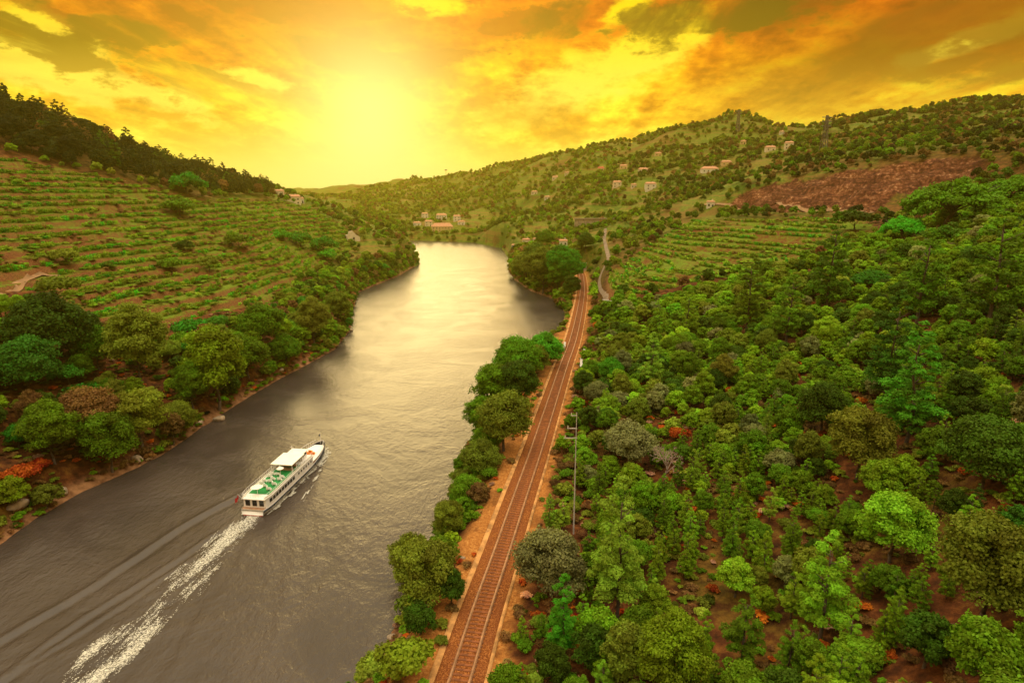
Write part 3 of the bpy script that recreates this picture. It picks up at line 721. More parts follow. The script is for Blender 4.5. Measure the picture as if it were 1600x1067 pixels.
# ---------------------------------------------------------------- colours (leaf base colours)
PAL = {'dark green': (.028, .060, .004), 'green': (.050, .108, .004), 'mid green': (.078, .140, .005), 'olive': (.090, .118, .010), 'grey olive': (.125, .140, .045),
       'bright green': (.125, .235, .010), 'vivid green': (.045, .23, .010), 'yellow green': (.150, .235, .018), 'rusty orange': (.32, .085, .010), 'pinkish brown': (.32, .19, .11),
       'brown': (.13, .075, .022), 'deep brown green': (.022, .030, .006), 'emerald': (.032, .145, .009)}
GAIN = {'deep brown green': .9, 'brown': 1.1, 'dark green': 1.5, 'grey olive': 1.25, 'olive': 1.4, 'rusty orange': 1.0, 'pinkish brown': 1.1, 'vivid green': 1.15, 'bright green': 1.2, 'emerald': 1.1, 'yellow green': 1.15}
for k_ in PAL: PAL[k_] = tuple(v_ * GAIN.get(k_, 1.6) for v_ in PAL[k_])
def vary(c, amt=.16):
    return np.clip(np.array(c) * (1 + rng.normal(0, amt)) * (1 + rng.normal(0, .05, 3)), .003, .7)

# ---------------------------------------------------------------- candidate plants: hand-surveyed first, then the fill
CAND = []     # kind, x, y, z, R, colour name, label, zone, variant
HGT = {'broadleaf_tree': 1.12, 'pine_tree': 1.9, 'umbrella': .6, 'shrub': .5, 'bare': .8}
KIND_NAME = {'umbrella': 'pine_tree', 'bare': 'bare_tree'}
def put(kind, px, py, wpx, colour, label=None, zone=None, var=None):
    x, y, z, t = on_ground(px, py, wratio=HGT[kind] * wpx / 2 / 950)
    CAND.append(dict(kind=kind, x=x, y=y, z=z, R=wpx / 2 * t / 950, colour=colour, label=label, zone=zone, var=var, hand=True, short=SHORT.get('%d, %d' % (px, py))))
S = [
 ('pine_tree', 968, 880, 112, 'yellow green', 'tall yellow-green pine right of the railway at the bottom of the picture'),
 ('pine_tree', 880, 975, 66, 'vivid green', 'small vivid green pine nearest the railway at the bottom'),
 ('pine_tree', 1292, 915, 108, 'bright green', 'tall bright green pine with open ragged crown over bare red earth'),
 ('pine_tree', 1428, 600, 112, 'vivid green', 'large vivid green pine with layered crown halfway up the right wood'),
 ('pine_tree', 1395, 560, 84, 'emerald', 'darker emerald pine touching the large layered pine behind it'),
 ('pine_tree', 1019, 568, 46, 'yellow green', 'slim yellow-green pine standing above rusty undergrowth near the railway'),
 ('pine_tree', 1205, 785, 34, 'yellow green', 'thin yellow-green pine in the middle of the wood'),
 ('pine_tree', 1196, 685, 30, 'yellow green', 'narrow pale pine above the thin yellow-green pine'),
 ('pine_tree', 1165, 975, 84, 'green', 'leaning mid green conifer left of the bare earth patch'),
 ('pine_tree', 1078, 828, 36, 'bright green', 'slender bright conifer right of the tall yellow-green pine'),
 ('pine_tree', 1445, 425, 92, 'green', 'broad green pine in front of the flat-topped pines'),
 ('pine_tree', 1562, 405, 120, 'green', 'big green pine at the upper right edge of the wood'),
 ('pine_tree', 1300, 425, 70, 'green', 'green pine below the right end of the vine terraces'),
 ('pine_tree', 1170, 465, 62, 'mid green', 'rounded pine in front of the middle of the vine terraces'),
 ('pine_tree', 1075, 492, 46, 'mid green', 'green pine at the lower left corner of the right terraces'),
 ('pine_tree', 1030, 500, 36, 'bright green', 'small bright pine at the head of the railway wood'),
 ('pine_tree', 1235, 480, 66, 'green', 'dense pine below the centre of the right terraces'),
 ('umbrella', 1490, 322, 130, 'green', 'broad flat-topped pine at the foot of the red quarry'),
 ('umbrella', 1580, 305, 90, 'green', 'flat-topped pine at the right edge beside the quarry'),
 ('umbrella', 1410, 362, 62, 'vivid green', 'small flat-topped pine below the broad one'),
 ('umbrella', 1362, 438, 58, 'emerald', 'low emerald flat-topped pine among the upper trees'),
 ('shrub', 1335, 348, 60, 'dark green', 'dark bush beside the right end of the terraces'),
 ('broadleaf_tree', 862, 880, 112, 'grey olive', 'large grey-olive tree overhanging the railway on its right'),
 ('broadleaf_tree', 985, 690, 84, 'grey olive', 'grey-green olive tree left of the pink bare tree'),
 ('broadleaf_tree', 1050, 1040, 120, 'mid green', 'round light green tree cut by the bottom edge'),
 ('broadleaf_tree', 1400, 830, 105, 'bright green', 'fresh green round tree above the lower right olive tree'),
 ('broadleaf_tree', 1545, 905, 150, 'olive', 'large olive tree at the lower right edge'),
 ('broadleaf_tree', 1545, 705, 120, 'dark green', 'wide dark green tree at the right edge of the wood'),
 ('broadleaf_tree', 1345, 700, 100, 'olive', 'olive round tree below the large layered pine'),
 ('broadleaf_tree', 1595, 812, 50, 'emerald', 'emerald tree cut by the right edge of the picture'),
 ('broadleaf_tree', 1375, 760, 60, 'bright green', 'small fresh green tree in front of the olive round tree'),
 ('broadleaf_tree', 1540, 1030, 110, 'green', 'mid green tree in the lower right corner'),
 ('broadleaf_tree', 1450, 1000, 90, 'dark green', 'dark tree left of the lower right corner tree'),
 ('broadleaf_tree', 955, 578, 44, 'vivid green', 'round vivid green tree beside the road end'),
 ('broadleaf_tree', 1285, 640, 76, 'dark green', 'dark round tree left of the large layered pine'),
 ('broadleaf_tree', 1150, 905, 56, 'bright green', 'small fresh green tree left of the open ragged pine'),
 ('shrub', 1060, 680, 38, 'rusty orange', 'rusty orange bush in the middle of the green wood'),
 ('bare', 1042, 728, 62, 'pinkish brown', 'pinkish leafless tree below the rusty orange bush'),
 ('shrub', 936, 510, 22, 'rusty orange', 'small orange bush beside the upper railway'),
 ('shrub', 1142, 612, 20, 'rusty orange', 'orange bush half hidden high in the wood'),
 ('shrub', 1180, 806, 22, 'rusty orange', 'tiny orange bush on the bare earth of the wood'),
 ('shrub', 905, 630, 26, 'rusty orange', 'orange scrub at the top of the concrete pole'),
 ('shrub', 985, 625, 26, 'rusty orange', 'orange scrub beneath the slim yellow-green pine'),
 ('shrub', 908, 700, 22, 'rusty orange', 'orange scrub at the middle of the concrete pole'),
 # river bank by the line
 ('broadleaf_tree', 664, 905, 105, 'olive', 'tall dark olive tree on the bank between river and railway', 5),
 ('broadleaf_tree', 705, 925, 48, 'dark green', 'narrow dark tree behind the tall bank tree', 3),
 ('broadleaf_tree', 700, 815, 55, 'olive', 'small olive tree just above the tall bank tree', 1),
 ('broadleaf_tree', 730, 768, 55, 'green', 'round green tree at the waterline halfway along the bank', 0),
 ('broadleaf_tree', 752, 710, 67, 'olive', 'leafy tree on the bank below the big olive one', 2),
 ('broadleaf_tree', 788, 662, 86, 'olive', 'big olive-brown tree on the river bank beside the line', 0),
 ('broadleaf_tree', 752, 660, 50, 'green', 'green tree leaning over the water', 3),
 ('broadleaf_tree', 775, 612, 76, 'green', 'dense green tree in the bank grove', 5),
 ('broadleaf_tree', 812, 605, 69, 'dark green', 'dark tree in the bank grove nearest the line', 1),
 ('broadleaf_tree', 808, 568, 74, 'green', 'green tree at the top of the bank grove', 0),
 ('broadleaf_tree', 850, 543, 57, 'vivid green', 'vivid green tree at the end of the bank grove', 2),
 ('broadleaf_tree', 640, 868, 66, 'olive', 'leafy tree on the waterline just behind the tall bank tree', 2),
 ('broadleaf_tree', 690, 862, 52, 'green', 'green tree between the tall bank tree and the verge', 4),
 ('broadleaf_tree', 655, 965, 56, 'dark green', 'low dark tree under the tall bank tree', 6),
 ('shrub', 720, 748, 40, 'olive', 'olive bush at the waterline beside the round green tree'),
 ('shrub', 742, 735, 36, 'green', 'green bush on the bank behind the round green tree'),
 ('broadleaf_tree', 760, 690, 46, 'green', 'green tree at the foot of the big olive-brown bank tree', 0),
 ('broadleaf_tree', 835, 565, 44, 'olive', 'olive tree between the bank grove and the line', 4),
 ('shrub', 860, 560, 30, 'green', 'green bush near the white parapet'),
 ('shrub', 700, 890, 30, 'brown', 'brown bush on the dry verge by the bank trees'),
 ('shrub', 632, 1035, 100, 'bright green', 'pale bright green leafy bush at the bottom by the river'),
 ('shrub', 582, 1045, 66, 'yellow green', 'yellow-green bush overhanging the water at the bottom'),
 ('shrub', 690, 1000, 26, 'olive', 'straggly bush beside the ballast at the bottom'),
 # far right bank spit
 ('broadleaf_tree', 822, 412, 50, 'olive', 'yellow-olive tree at the point of the wooded spit'),
 ('broadleaf_tree', 848, 430, 55, 'olive', 'olive tree on the wooded spit above the water'),
 ('broadleaf_tree', 838, 398, 40, 'olive', 'olive tree behind the point of the spit'),
 ('broadleaf_tree', 878, 405, 52, 'vivid green', 'vivid green tree in the middle of the spit'),
 ('broadleaf_tree', 893, 428, 40, 'vivid green', 'vivid green tree closest to the line on the spit'),
 ('broadleaf_tree', 872, 440, 40, 'green', 'green tree at the shore of the spit'),
 ('broadleaf_tree', 893, 452, 31, 'dark green', 'dark tree at the inner end of the spit'),
 ('broadleaf_tree', 852, 372, 30, 'green', 'dark green tree above the riverside houses'),
 ('broadleaf_tree', 915, 385, 28, 'dark green', 'dark tree beside the road bend'),
 # left bank
 ('broadleaf_tree', 70, 512, 114, 'dark green', 'huge dark evergreen tree at the left edge of the picture', 2),
 ('broadleaf_tree', 40, 570, 100, 'emerald', 'emerald leafy tree under the huge dark evergreen'),
 ('broadleaf_tree', 215, 560, 87, 'olive', 'olive tree right of the dark evergreen'),
 ('broadleaf_tree', 150, 545, 63, 'green', 'green tree between the evergreen and the olive tree'),
 ('broadleaf_tree', 407, 505, 71, 'green', 'dense green tree on the bank below the terraces'),
 ('broadleaf_tree', 335, 590, 100, 'mid green', 'large light green tree on the left bank opposite the boat'),
 ('broadleaf_tree', 385, 555, 69, 'green', 'green tree right of the yellow-green bank tree'),
 ('broadleaf_tree', 445, 545, 54, 'green', 'green tree on the left shore before the bend'),
 ('broadleaf_tree', 490, 515, 50, 'olive', 'olive tree on the left shore at the bend'),
 ('broadleaf_tree', 528, 485, 45, 'olive', 'olive tree at the corner of the left shore'),
 ('broadleaf_tree', 140, 650, 96, 'brown', 'large dull brownish tree on the left bank'),
 ('broadleaf_tree', 215, 660, 84, 'olive', 'olive tree by the pinkish one above the water'),
 ('broadleaf_tree', 280, 650, 54, 'olive', 'small olive tree at the left waterline'),
 ('broadleaf_tree', 170, 700, 82, 'green', 'dark leafy tree hanging over the left waterline'),
 ('broadleaf_tree', 80, 690, 77, 'green', 'green tree at the lower left above the orange scrub'),
 ('broadleaf_tree', 300, 615, 54, 'green', 'green tree below the yellow-green bank tree'),
 ('shrub', 30, 745, 54, 'rusty orange', 'orange bush above the lower left shore'),
 ('shrub', 60, 730, 36, 'rusty orange', 'small orange bush beside the larger orange bush'),
 ('shrub', 105, 590, 56, 'emerald', 'emerald bush in the left thicket'),
 ('shrub', 130, 620, 60, 'emerald', 'emerald creeper-covered bush in the left thicket'),
 ('shrub', 300, 515, 56, 'emerald', 'emerald bush at the foot of the left terraces'),
 ('shrub', 340, 505, 46, 'emerald', 'right-hand emerald bush at the foot of the left terraces'),
 ('shrub', 285, 530, 40, 'green', 'green bush under the emerald bushes'),
 ('shrub', 280, 325, 51, 'green', 'dark round bush high on the left terraces'),
 ('shrub', 103, 408, 47, 'olive', 'round olive bush on the left terraces'),
 ('shrub', 88, 455, 66, 'olive', 'round bush just above the huge dark evergreen'),
 ('shrub', 287, 385, 31, 'dark green', 'small dark bush amid the left terraces'),
 ('shrub', 268, 418, 40, 'green', 'bushy bush in the middle of the left terraces'),
 ('shrub', 326, 415, 38, 'olive', 'bushy bush right of the middle of the left terraces'),
 ('shrub', 372, 378, 44, 'green', 'bushy bush below the reddish slip'),
 ('shrub', 290, 288, 60, 'emerald', 'long emerald hedge below the ridge wood'),
 ('shrub', 440, 370, 34, 'vivid green', 'vivid green bush on the right of the terraces'),
 ('shrub', 470, 378, 40, 'emerald', 'emerald bush above the left shore bend'),
 ('shrub', 505, 385, 44, 'emerald', 'emerald bush nearest the pale ruin'),
 ('shrub', 512, 400, 34, 'vivid green', 'vivid green patch of bush below the pale ruin'),
]
SHORT = {'968, 880': 'tall yellow-green pine', '880, 975': 'small vivid pine by the railway', '1292, 915': 'open ragged bright pine', '1428, 600': 'large layered vivid pine', '1019, 568': 'slim yellow-green pine', '1205, 785': 'thin yellow-green pine', '1165, 975': 'leaning conifer near the bottom', '1078, 828': 'slender bright conifer', '1445, 425': 'broad pine below the flat-topped pines', '1562, 405': 'big green pine at the right edge', '1300, 425': "pine below the terraces' right end", '1170, 465': 'rounded pine before the terraces', '1030, 500': 'small bright pine by the railway head', '1490, 322': 'broad flat-topped pine', '1362, 438': 'low emerald flat-topped pine', '862, 880': 'large grey-olive tree by the railway', '985, 690': 'grey-green olive tree', '1050, 1040': 'round light tree at the bottom', '1400, 830': 'fresh green tree at lower right', '1545, 905': 'large olive tree at lower right', '1545, 705': 'wide dark tree at the right edge', '1345, 700': 'olive tree below the layered pine', '955, 578': 'round vivid tree by the lane', '1285, 640': 'dark round tree left of the layered pine', '1060, 680': 'rusty orange bush mid-wood', '1042, 728': 'pinkish leafless tree', '664, 905': 'tall dark olive bank tree', '730, 768': 'round green waterline tree', '788, 662': 'big olive-brown bank tree', '808, 568': 'tree heading the bank grove', '632, 1035': 'pale bright bush by the river', '848, 430': 'olive tree on the spit', '878, 405': 'vivid green spit tree', '60, 500': 'huge dark evergreen', '335, 590': 'large light green left bank tree', '407, 505': 'dense tree below the left terraces', '490, 515': 'olive tree at the left bend', '140, 650': 'brownish left bank tree', '170, 700': 'dark tree over the left waterline', '30, 745': 'orange bush on the lower left shore', '280, 325': 'dark round bush on the terraces', '103, 408': 'round olive bush on the terraces', '268, 418': 'bushy bush mid-terraces', '470, 378': 'emerald bush above the left bend', '290, 288': 'long emerald hedge under the ridge'}
for row in S:
    put(*row[:5], label=row[5], var=(row[6] if len(row) > 6 else None))

def sample(x0, x1, y0, y1, sp, jit=.45):
    X, Y = np.meshgrid(np.arange(x0, x1, sp), np.arange(y0, y1, sp)); X[::2] += sp / 2
    x = (X + rng.uniform(-jit, jit, X.shape) * sp).ravel(); y = (Y + rng.uniform(-jit, jit, Y.shape) * sp).ravel()
    return x, y
def info(x, y):
    z, z0, tl, tr, q, ds, ins, dt = ground(x, y, True); px, py, d = proj(x, y, z)
    return z, px, py, d, tl, tr, q, ds, ins, dt
WOOD = [(905, 545), (925, 510), (960, 478), (1010, 475), (1100, 455), (1230, 428), (1300, 400), (1360, 365), (1400, 335), (1480, 330), (1600, 318), (2100, 300), (2300, 1700), (740, 1700), (800, 1000), (815, 930), (850, 810), (875, 690), (893, 600)]
LBANK = [(-500, 485), (0, 470), (70, 470), (150, 520), (260, 540), (400, 500), (470, 455), (540, 415), (600, 400), (660, 385), (660, 430), (550, 520), (500, 575), (300, 720), (100, 790), (0, 900), (-500, 1400)]
LRIDGE = [(-500, 60), (0, 60), (420, 240), (428, 300), (400, 312), (330, 306), (200, 280), (100, 260), (0, 235), (-500, 160)]
hx = np.array([c['x'] for c in CAND]); hy = np.array([c['y'] for c in CAND]); hr = np.array([c['R'] for c in CAND])
def clear_of_hand(x, y, k=.75):
    m = np.ones(len(x), bool)
    for a, b, r in zip(hx, hy, hr): m &= np.hypot(x - a, y - b) > r * k + 1.2
    return m
ROAD_W = []
DTMIN = 5.6
def fill(sp, box, fn):
    global HPOS
    x, y = sample(*box, sp); z, px, py, d, tl, tr, q, ds, ins, dt = info(x, y)
    ok = (~ins) & (ds > 0.35) & (dt > DTMIN) & (d > 12)
    if ROAD_W:
        for Pth, w in ROAD_W: ok &= seg_dist(x, y, Pth) > w
    for hx_, hy_, hw_ in HPOS:
        L_ = math.hypot(hx_, hy_); ux, uy = hx_ / L_, hy_ / L_; a_ = (hx_ - x) * ux + (hy_ - y) * uy; b_ = np.abs((x - hx_) * uy - (y - hy_) * ux)
        ok &= ~((b_ < hw_ * .55 + 2) & (a_ > -hw_ * .5 - 2) & (a_ < 24 + hw_ * .5))
    x, y, z, px, py, d, tl, tr, q, ds, dt = [a[ok] for a in (x, y, z, px, py, d, tl, tr, q, ds, dt)]
    fn(x, y, z, px, py, d, tl, tr, q, ds, dt)
def choose(opts):
    names = [o[0] for o in opts]; w = np.array([o[1] for o in opts], float); return lambda: names[rng.choice(len(names), p=w / w.sum())]

# roads first, so plants keep off them
ROADS = {'lane': ([(946, 358), (944, 375), (948, 392), (951, 405), (944, 420), (938, 436), (940, 452), (950, 470), (960, 485)], 1.8),
         'quarry_road': ([(1085, 322), (1112, 321), (1150, 328), (1260, 331), (1370, 333)], 2.6),
         'vineyard_track': ([(-120, 490), (0, 458), (35, 440), (62, 432), (95, 437)], 2.4),
         }
ROADP = {}
for nm, (pp, w) in ROADS.items():
    pts = []
    for a, b in pp:
        X, Y, Zz, t = on_ground(a, b); pts.append((X, Y))
    ROADP[nm] = (catmull(pts, 3.0), w); ROAD_W.append((ROADP[nm][0][::2], w + .8))

HS = [(457, 315, 30, 'cream two-storey manor with side wing on the left ridge end', 'wall', 'rooftile', 2, False, None, .5, True),
 (437, 305, 16, 'small cream outbuilding left of the manor', 'wall', 'rooftile', 1), (471, 318, 10, 'low cream annex right of the manor', 'wall_white', 'rooftile', 1),
 (664, 340, 12, 'small pale house uphill of the far village', 'wall_white', 'rooftile', 2), (690, 343, 20, 'long white house in the top row of the far village', 'wall_white', 'rooftile', 2),
 (714, 345, 13, 'white house at the right of the top village row', 'wall_white', 'rooftile', 2), (652, 353, 14, 'pale house at the left of the waterside village row', 'wall_white', 'rooftile', 1),
 (670, 354, 14, 'pale house in the middle of the waterside village row', 'wall', 'rooftile', 2), (691, 360, 40, 'long ochre building at the far waterside', 'wall_ochre', 'rooftile', 2),
 (721, 351, 13, 'pale house behind the long ochre building', 'wall_white', 'rooftile', 1),
 (868, 279, 12, 'small house on the hill under the dark crest', 'wall', 'rooftile', 1), (886, 274, 9, 'tiny house right of the small hill house', 'wall', 'rooftile', 1), (835, 304, 11, 'house on the hillside above the river bend', 'wall', 'rooftile', 1),
 (855, 312, 10, 'narrow pale house below the hillside house', 'wall_white', 'rooftile', 1),
 (939, 267, 12, 'bright red roofed house on the right hillside', 'wall_ochre', 'roof_red', 1), (974, 265, 14, 'ochre house right of the red roofed one', 'wall_ochre', 'rooftile', 1),
 (1005, 269, 18, 'wide ochre house with pale front on the right hillside', 'wall', 'rooftile', 1), (964, 293, 16, 'cream tall villa in the lower hillside row', 'wall', 'rooftile', 2),
 (1016, 296, 20, 'pinkish white villa in the lower hillside row', 'wall_white', 'rooftile', 2), (990, 295, 10, 'tiny house between the two lower villas', 'wall', 'rooftile', 1),
 (1028, 245, 12, 'ochre house high on the right hillside', 'wall_ochre', 'rooftile', 1), (1134, 259, 18, 'ochre house below the domed hill', 'wall_ochre', 'rooftile', 1),
 (1108, 270, 30, 'long white low building below the domed hill', 'wall_white', 'rooftile', 1), (1161, 226, 10, 'small ochre house on the flank of the domed hill', 'wall_ochre', 'rooftile', 1),
 (1232, 234, 16, 'bright cream house on the shelf above the quarry', 'wall', 'rooftile', 2), (1203, 236, 18, 'low cream building left of the bright cream house', 'wall', 'rooftile', 1), (1221, 211, 8, 'tiny white house on the saddle', 'wall_white', 'rooftile', 1),
 (1110, 324, 14, 'small white building beside the quarry road', 'wall_white', 'rooftile', 1),
 (805, 381, 13, 'grey riverside shed at the near end of the quay', 'concrete', 'rooftile', 1), (822, 381, 14, 'pale boathouse on the riverside quay', 'wall', 'rooftile', 1), (838, 381, 12, 'white boathouse on the riverside quay', 'wall_white', 'rooftile', 1),
 (880, 391, 15, 'orange roofed white house behind the wooded spit', 'wall_white', 'rooftile', 2), (882, 407, 14, 'orange roofed house among the spit trees', 'wall_white', 'rooftile', 2)]
HPOS = []
for h_ in HS:
    X, Y, Zz, t = on_ground(h_[0], h_[1]); HPOS.append((X, Y, h_[2] * t / 950))
def f_wood(x, y, z, px, py, d, tl, tr, q, ds, dt):
    right = x > np.interp(y, TRK[:, 1], TRK[:, 0])
    ok = inpoly(px, py, WOOD) & (d < 270) & right & ~tr & ~q & clear_of_hand(x, y) & (px < 2000)
    dens = fbm(x / 14, y / 14, 3, 61)
    ok &= (dens > .27) | (px > 1450)
    near_line = (dt < 13)
    pick = choose([('dark green', .20), ('green', .30), ('mid green', .20), ('olive', .20), ('grey olive', .07), ('bright green', .08)])
    for i in np.nonzero(ok)[0]:
        u = rng.random(); pr = fbm(x[i] / 30, y[i] / 30, 2, 5)
        if near_line[i] and u < .6: kind, R0, c = 'shrub', rng.uniform(.9, 1.7), choose([('olive', .4), ('brown', .3), ('green', .3)])()
        elif u < .46 + .28 * (pr > .50): kind, R0, c = 'pine_tree', rng.uniform(.9, 1.8), choose([('mid green', .46), ('bright green', .18), ('green', .30), ('yellow green', .06)])()
        elif u < .90: kind, R0, c = 'broadleaf_tree', rng.uniform(1.3, 2.7), pick()
        else: kind, R0, c = 'shrub', rng.uniform(.9, 1.6), choose([('olive', .4), ('brown', .25), ('green', .3), ('rusty orange', .05)])()
        if d[i] > 150: R0 *= 1.2
        if px[i] > 1350 and c in ('bright green', 'yellow green', 'olive') and rng.random() < .7: c = 'green' if rng.random() < .5 else 'dark green'
        CAND.append(dict(kind=kind, x=x[i], y=y[i], z=z[i], R=R0, colour=c, label=None, zone='wood', var=None, hand=False, px=px[i], py=py[i], d=d[i]))
fill(2.8, (-5, 240, 25, 275), f_wood)
def f_lbank(x, y, z, px, py, d, tl, tr, q, ds, dt):
    ok = inpoly(px, py, LBANK) & (x < 0) & (d < 700) & ~tl & clear_of_hand(x, y, .6) & (fbm(x / 16, y / 16, 3, 71) > .30)
    ok &= ~(inpoly(px, py, [(0, 700), (120, 770), (0, 850), (-200, 900)]) & (rng.random(len(x)) < .8))
    pick = choose([('dark green', .12), ('green', .26), ('mid green', .18), ('olive', .28), ('emerald', .08), ('brown', .08)])
    for i in np.nonzero(ok)[0]:
        kind = 'broadleaf_tree' if rng.random() < .68 else 'shrub'; R0 = rng.uniform(1.7, 3.3) if kind[0] == 'b' else rng.uniform(1.2, 2.3)
        if ds[i] < 3: R0 *= .9
        CAND.append(dict(kind=kind, x=x[i], y=y[i], z=z[i], R=R0, colour=pick(), label=None, zone='left bank', var=None, hand=False))
fill(3.9, (-330, -20, 60, 640), f_lbank)
def f_ridge(x, y, z, px, py, d, tl, tr, q, ds, dt):
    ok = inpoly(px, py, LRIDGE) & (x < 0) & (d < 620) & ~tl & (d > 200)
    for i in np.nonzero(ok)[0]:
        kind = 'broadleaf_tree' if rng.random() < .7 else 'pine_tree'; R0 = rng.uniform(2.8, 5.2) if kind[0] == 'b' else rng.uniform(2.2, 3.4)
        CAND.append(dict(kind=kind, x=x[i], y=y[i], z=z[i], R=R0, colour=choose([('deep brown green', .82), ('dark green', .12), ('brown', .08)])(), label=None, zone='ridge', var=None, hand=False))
fill(6.4, (-620, -60, 120, 600), f_ridge)
def f_rbank(x, y, z, px, py, d, tl, tr, q, ds, dt):
    left = x < np.interp(y, TRK[:, 1], TRK[:, 0])
    ok = left & (ds < 10) & (dt > 6.8) & (x > -60) & (y < 215) & (y > 92) & clear_of_hand(x, y, .4) & (fbm(x / 9, y / 9, 2, 66) > .36)
    ok |= (ds < 45) & (x > -20) & (y > 300) & (y < 560) & (dt > 7) & left & clear_of_hand(x, y, .5) & (rng.random(len(x)) < .45) & (px > 795)
    for i in np.nonzero(ok)[0]:
        k = 'shrub' if y[i] < 215 and rng.random() < .5 else 'broadleaf_tree'; R0 = rng.uniform(1.4, 2.5) if y[i] < 215 else rng.uniform(3.5, 6)
        CAND.append(dict(kind=k, x=x[i], y=y[i], z=z[i], R=R0, colour=choose([('olive', .4), ('brown', .2), ('green', .4)])(), label=None, zone='right bank', var=None, hand=False))
fill(3.3, (-60, 90, 20, 600), f_rbank)
def f_terr(x, y, z, px, py, d, tl, tr, q, ds, dt):
    ok = tl & clear_of_hand(x, y, 1.0) & (rng.random(len(x)) < np.where(fbm(x / 30, y / 30, 2, 15) > .52, 0.34, .10))
    for i in np.nonzero(ok)[0]:
        CAND.append(dict(kind='shrub', x=x[i], y=y[i], z=z[i], R=rng.uniform(1.2, 2.8), colour=choose([('olive', .5), ('green', .3), ('emerald', .1), ('yellow green', .1)])(), label=None, zone='left terraces', var=None, hand=False))
    ok = tr & clear_of_hand(x, y, 1.0) & (rng.random(len(x)) < .04)
    for i in np.nonzero(ok)[0]:
        CAND.append(dict(kind='shrub', x=x[i], y=y[i], z=z[i], R=rng.uniform(1.2, 2.2), colour=choose([('olive', .4), ('green', .6)])(), label=None, zone='right terraces', var=None, hand=False))
fill(6.0, (-420, 200, 80, 640), f_terr)

# ---------------------------------------------------------------- pick the individuals, build them; the rest becomes woodland mass
for c in CAND:
    px, py, d = proj(c['x'], c['y'], c['z'] + c['R'] * HGT[c['kind']]); c['px'], c['py'], c['d'] = float(px), float(py), float(d)
    c['size'] = c['R'] / c['d'] if (-30 < px < 1630 and 90 < py < 1120) else c['R'] / c['d'] * .02
KN = lambda c: KIND_NAME.get(c['kind'], c['kind'])
ind = []; rest = []
for kn, cap in (('broadleaf_tree', 300), ('pine_tree', 240), ('shrub', 200), ('bare_tree', 20)):
    L_ = sorted([c for c in CAND if KN(c) == kn], key=lambda c: -(c['size'] + (10 if c['hand'] else 0)))
    L_in = [c for c in L_[:cap] if c['hand'] or c['size'] > .004]
    ind += L_in; rest += [c for c in L_ if not any(c is k for k in L_in)]
def place_words(c):
    px, py, z = c['px'], c['py'], c['zone']
    if z == 'wood':
        if px < 1000 and py > 620: return 'beside the railway on its right'
        if px < 1060 and py <= 620: return 'between the railway head and the lane'
        if py > 900: return 'along the bottom of the right wood' if px < 1350 else 'in the lower right corner of the wood'
        if px > 1420: return 'at the right edge of the wood above the lower trees' if py > 520 else 'at the upper right edge of the wood'
        if py < 520: return 'at the top of the wood under the right terraces'
        if py < 700: return 'halfway up the right wood'
        return 'in the lower middle of the right wood'
    if z == 'left bank':
        if px < 200: return 'in the thicket at the left edge above the shore'
        if px < 400: return 'on the left bank opposite the boat'
        return 'on the left bank near the river bend'
    if z == 'ridge': return 'in the dark wood on the upper left ridge' if px < 200 else 'in the dark wood where the left ridge runs down'
    if z == 'right bank': return 'on the strip between river and railway' if py > 520 else 'on the wooded spit by the far bend'
    return 'on the ' + z
ADJ = {'broadleaf_tree': 'round-crowned tree', 'pine_tree': 'conifer', 'shrub': 'low bush', 'bare_tree': 'leafless tree'}
EMPTY_LOC = []
def build_plant(c):
    kn = KN(c); lib = LIB['big' if c['kind'] == 'broadleaf_tree' and c['R'] > 2.9 else c['kind']]; i = c['var'] if c['var'] is not None else int(rng.integers(0, len(lib)))
    crown, trunk = lib[i % len(lib)]
    r = empty(kn, (c['x'], c['y'], c['z'] - .05), rng.uniform(0, 6.28))
    k = c['R']; r.scale = (k, k, k * rng.uniform(.92, 1.12))
    cr = link('crown', crown, r); cr.color = tuple(vary(PAL[c['colour']], .12)) + (1,)
    link('trunk', trunk, r)
    if c['label']: tag(r, c['label'], 'bush' if kn == 'shrub' else 'tree')
    else: tag(r, c['auto'], 'bush' if kn == 'shrub' else 'tree')
    grp = {'broadleaf_tree': 'round-crowned trees', 'pine_tree': 'conifers', 'shrub': 'low bushes', 'bare_tree': 'leafless trees'}[kn]
    r['group'] = grp + ' ' + ('on the right of the railway' if c['x'] > np.interp(c['y'], TRK[:, 1], TRK[:, 0]) else ('on the left of the river' if c['x'] < -40 and c['px'] < 660 else 'between river and railway'))
# every plant is named by its look and by the landmark plant it stands nearest to
marks = [c for c in CAND if c.get('short')]; seen_ = {}
for c in ind:
    if c['label']: continue
    m_ = min(marks, key=lambda q_: math.hypot(q_['px'] - c['px'], (q_['py'] - c['py']) * 1.2) + (0 if (q_['x'] > -10) == (c['x'] > -10) else 500))
    dx, dy = c['px'] - m_['px'], c['py'] - m_['py']
    way = ('right of' if dx > 0 else 'left of') if abs(dx) > abs(dy) * 1.3 else ('in front of' if dy > 0 else 'behind')
    key = (c['colour'], KN(c), m_['short'], way); seen_.setdefault(key, []).append((math.hypot(dx, dy), c))
ORD = ['', 'second ', 'third ', 'fourth ', 'fifth ', 'sixth ', 'seventh ', 'eighth ', 'ninth ', 'tenth ', 'eleventh ', 'twelfth ', 'thirteenth ', 'fourteenth ', 'fifteenth ', 'sixteenth ', 'seventeenth ', 'eighteenth ', 'nineteenth ', 'twentieth ']
for (col_, kn_, sh_, way_), L_ in seen_.items():
    L_.sort(key=lambda t: t[0])
    for n_, (_, c) in enumerate(L_):
        if len(L_) == 1: c['auto'] = '%s %s %s the %s' % (col_, ADJ[kn_], way_, sh_)
        else: c['auto'] = '%s %s, %s%s the %s' % (col_, ADJ[kn_], ORD[min(n_, 19)] or 'next ', way_, sh_)
for c in ind: build_plant(c)
